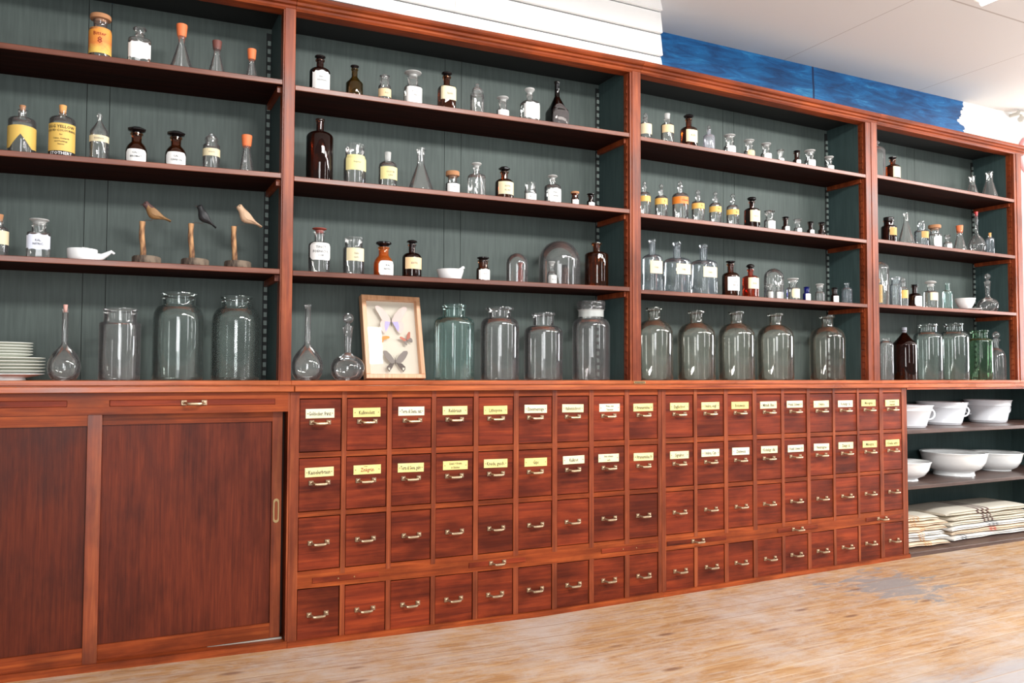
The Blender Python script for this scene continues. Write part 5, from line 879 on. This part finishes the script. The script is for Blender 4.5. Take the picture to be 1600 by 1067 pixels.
# ---------------------------------------------------------------- butterfly case
def case():
    T=thing('butterfly_case','pale wooden glazed case of four mounted butterflies leaning against the back boards','display case',(.4625,.345,.9364)); T.rotation_euler=(math.radians(-13),0,math.radians(2))
    W,H_=.262,.362; fw=.019; d=.036
    b=MB()
    for q in ((-W/2,W/2,H_-fw,H_),(-W/2,W/2,0,fw),(-W/2,-W/2+fw,fw,H_-fw),(W/2-fw,W/2,fw,H_-fw)): b.box(q[0],q[1],-d,0,q[2],q[3],bev=.0015)
    b.build('case_frame','frame_wood',T)
    b=MB(); b.box(-W/2+fw,W/2-fw,-.010,-.004,fw,H_-fw); b.build('backing_board','case_paper',T)
    b=MB(); b.box(-W/2+fw,W/2-fw,-d+.004,-d+.006,fw,H_-fw); b.build('glass_pane','clear_inner',T)
    def bf(cx_,cz_,up,lo,rot,s,mu,ml,body,tail=0,mk=None):
        b=MB(); c_,s_=math.cos(rot),math.sin(rot)
        def P(x,z,y=0): return (cx_+(x*c_-z*s_)*s,-.022-y,cz_+(x*s_+z*c_)*s)
        for sg in (-1,1):
            def poly(pts,mi,y):
                lift=lambda x: .008*abs(x)
                v=[P(sg*x,z,y+lift(x)) for x,z in pts]+[P(sg*x,z,y-.0006+lift(x)) for x,z in pts]; n=len(pts); f=[tuple(range(n)),tuple(range(2*n-1,n-1,-1))]+[(i,(i+1)%n,n+(i+1)%n,n+i) for i in range(n)]
                b.add(v,f,mi)
            poly(up,0,.0006); poly(lo,1,0)
            if mk: poly(mk,2,.0012)
        b.tube([P(0,.32),P(0,.1),P(0,-.1),P(0,-.42)],[.012*s*2,.05*s,.055*s,.015*s],8,mi=3)
        for sg in (-1,1): b.tube([P(0,.30),P(sg*.22,.62)],.008*s,5,mi=3)
        b.build('butterfly',[mu,ml,body[0],body[1]],T)
    UPW=[(.04,.10),(.30,.62),(.72,1.08),(1.12,1.30),(1.36,1.22),(1.34,.96),(1.10,.58),(.92,.22),(.80,.02),(.06,-.04)]
    LOW=[(.05,.02),(.85,.06),(1.02,-.20),(1.00,-.62),(.80,-.98),(.60,-1.02),(.44,-.80),(.22,-.34)]
    IN=[(.10,-.04),(.55,-.02),(.62,-.45),(.55,-.86),(.40,-.66),(.20,-.28)]
    bf(-.002,.250,UPW,LOW,0,.052,'bf_pale','bf_pale',('bf_lilac','bf_dark'),mk=IN)
    bf(-.060,.178,UPW,LOW,-.75,.0235,'bf_orange','bf_orange',('bf_orange','bf_dark'))
    bf(.062,.170,UPW,LOW,.5,.020,'bf_red','bf_grey',('bf_red','bf_dark'))
    TL=[(.05,.0),(.62,-.22),(.92,-.55),(.90,-.80),(.70,-1.05),(.58,-.86),(.36,-.60),(.2,-.32)]
    U2=[(.04,.10),(.45,.66),(.86,1.02),(1.20,1.02),(1.26,.80),(1.02,.34),(.72,-.02),(.40,-.22),(.06,-.10)]
    bf(.004,.075,U2,TL,0,.044,'bf_grey','bf_dark',('case_paper','bf_dark'),mk=[(.62,-.62),(.84,-.66),(.78,-.84),(.66,-.90)])
case()
# ---------------------------------------------------------------- towels
def towel(x0,x1,y0,z,t,base,stripe,sx,label,seed,lean=0.0):
    rnd=random.Random(seed); w=x1-x0; dpt=.30; N=30; b=MB(); K=22; v=[];f=[];m=[]
    ph=rnd.uniform(0,6); 
    xs=[i/N for i in range(N+1)]
    extra=[]
    for s0 in sx: extra+=[s0-.012,s0+.012]
    xs=sorted(set(xs+extra))
    for u in xs:
        e=math.sqrt(max(0,1-abs(2*u-1)**8)); tt=t*(.35+.65*e); zz=.003*math.sin(u*5+ph)*min(1,seed%7/3)
        yo=.006*math.sin(u*4+ph)+lean*u+.004*math.sin(u*17+ph); sagz=.006*math.sin(PI*u)
        for k in range(K):
            a=2*PI*k/K; cy=math.copysign(abs(math.cos(a))**.35,math.cos(a)); cz=math.copysign(abs(math.sin(a))**.8,math.sin(a))
            # hollow back-fold line around the front bulge gives the folded look
            q=1-.12*math.exp(-((a-PI)/.12)**2)
            v.append((x0+u*w,y0+yo+dpt/2+cy*dpt/2*q,z+tt/2+cz*tt/2+(t-tt)*.2+zz*0+ .0012*math.sin(9*u+3*a+ph)))
    for i in range(len(xs)-1):
        um=(xs[i]+xs[i+1])/2; on=any(abs(um-s0)<.0125 for s0 in sx)
        for k in range(K): kk=(k+1)%K; f.append((i*K+k,i*K+kk,(i+1)*K+kk,(i+1)*K+k)); m.append(1 if on else 0)
    f.append(tuple(range(K))[::-1]); m.append(0); f.append(tuple((len(xs)-1)*K+k for k in range(K))); m.append(0)
    b.add(v,f,m); tag(b.build('folded_towel',[base,stripe],smooth=60),label,'towel','folded striped linen towels')
A=['bottom','second from the bottom','third from the bottom','fourth from the bottom','fifth from the bottom','top']
LSX=[(.50,.55,.60),(.42,.47),(.40,.46,.52),(.42,.47,.52),(.30,.36),(.34,.42,.50)]
for i in range(6):
    towel(3.205+(.01*(i%2)),3.60+.02*math.sin(i*2.1)-(.0 if i<5 else .04),.060+.006*math.sin(i*1.7)+(.004*i),.0285+i*.0262,.0258 if i<5 else .032,['linen_warm','linen_white','linen_white','linen_warm','linen_warm','linen_cream'][i],'st_orange',LSX[i],'%s folded towel of the stack with orange stripes'%A[i].capitalize() if i else 'Lowest folded towel in the stack with orange stripes',i+3)
RS=[('linen_white','st_grey',(.12,.16)),('linen_warm','st_red',(.46,.50)),('linen_white','st_grey',(.48,.53,.57)),('linen_cream','st_maroon',(.40,.45,.50)),('linen_cream','st_maroon',(.38,.43,.48)),('linen_cream','st_maroon',(.36,.41,.46))]
RD=['Lowest folded towel of the stack nearer the wall end','Folded towel with red stripes','Folded towel with grey stripes resting on the red-striped one','Cream towel with brown stripes on the grey-striped one','Cream towel with bold brown stripes just under the topmost','Topmost cream towel with bold brown stripes on the taller stack']
for i in range(6):
    towel(3.665-.03*(i==5)+.015*math.sin(i*1.9),4.42+.03*math.sin(i*2.7)-.05*(i==5),.085+.005*math.sin(i*2.3)+.003*i,.0285+i*.0268,.0264 if i<5 else .036,RS[i][0],RS[i][1],RS[i][2],RD[i],i+20)
# ---------------------------------------------------------------- ceiling lamp, bracket and sign on the wall
T=thing('strip_lamp','white fluorescent strip lamp on the ceiling','lamp',(3.04,-.53,ZC))
b=MB(); b.box(-.03,.03,-1.3,0,-.035,0,bev=.004); b.build('lamp_housing','lamp_white',T)
t=NT('lamp_glow'); e=t.a('Emission',Color=(1,.95,.85,1),Strength=6.0); M['lamp_glow']=t.fin(e.outputs[0])
b=MB(); b.tube([(0,-.02,-.050),(0,-1.28,-.050)],.014,12); b.build('lamp_tube','lamp_glow',T,smooth=60)
T=thing('wall_rail','pale curtain rail with a round end knob, high on the white wall','rail',(4.86,YW-.006,2.745))
b=MB(); b.tube([(0,-.07,0),(.9,-.07,.012)],.014,12); b.build('rail_tube','bracket',T,smooth=60)
b=MB(); b.tube([(.03,.004,0),(.03,-.07,0)],.012,10); b.build('rail_bracket','bracket',T,smooth=60)
b=MB(); b.lathe([(0,-.022),(.014,-.018),(.022,-.006),(.022,.006),(.012,.016),(.006,.022),(.006,.03),(0,.03)],16,c=(.03,-.07,-.042)); b.build('end_knob','bracket',T,smooth=60)
T=MB(); v=[];f=[];n=48;k=10
for i in range(n):
    a=2*PI*i/n
    for j in range(k):
        q=2*PI*j/k; v.append(((.125+.017*math.cos(q))*math.cos(a),.010*math.sin(q),(.125+.017*math.cos(q))*math.sin(a)))
for i in range(n):
    for j in range(k): f.append((i*k+j,((i+1)%n)*k+j,((i+1)%n)*k+(j+1)%k,i*k+(j+1)%k))
T.add(v,f); tag(T.build('ring_sign','sign_red',loc=(5.10,YW-.011,2.49),smooth=60),'pale red ring sign on the white wall at the end','sign')
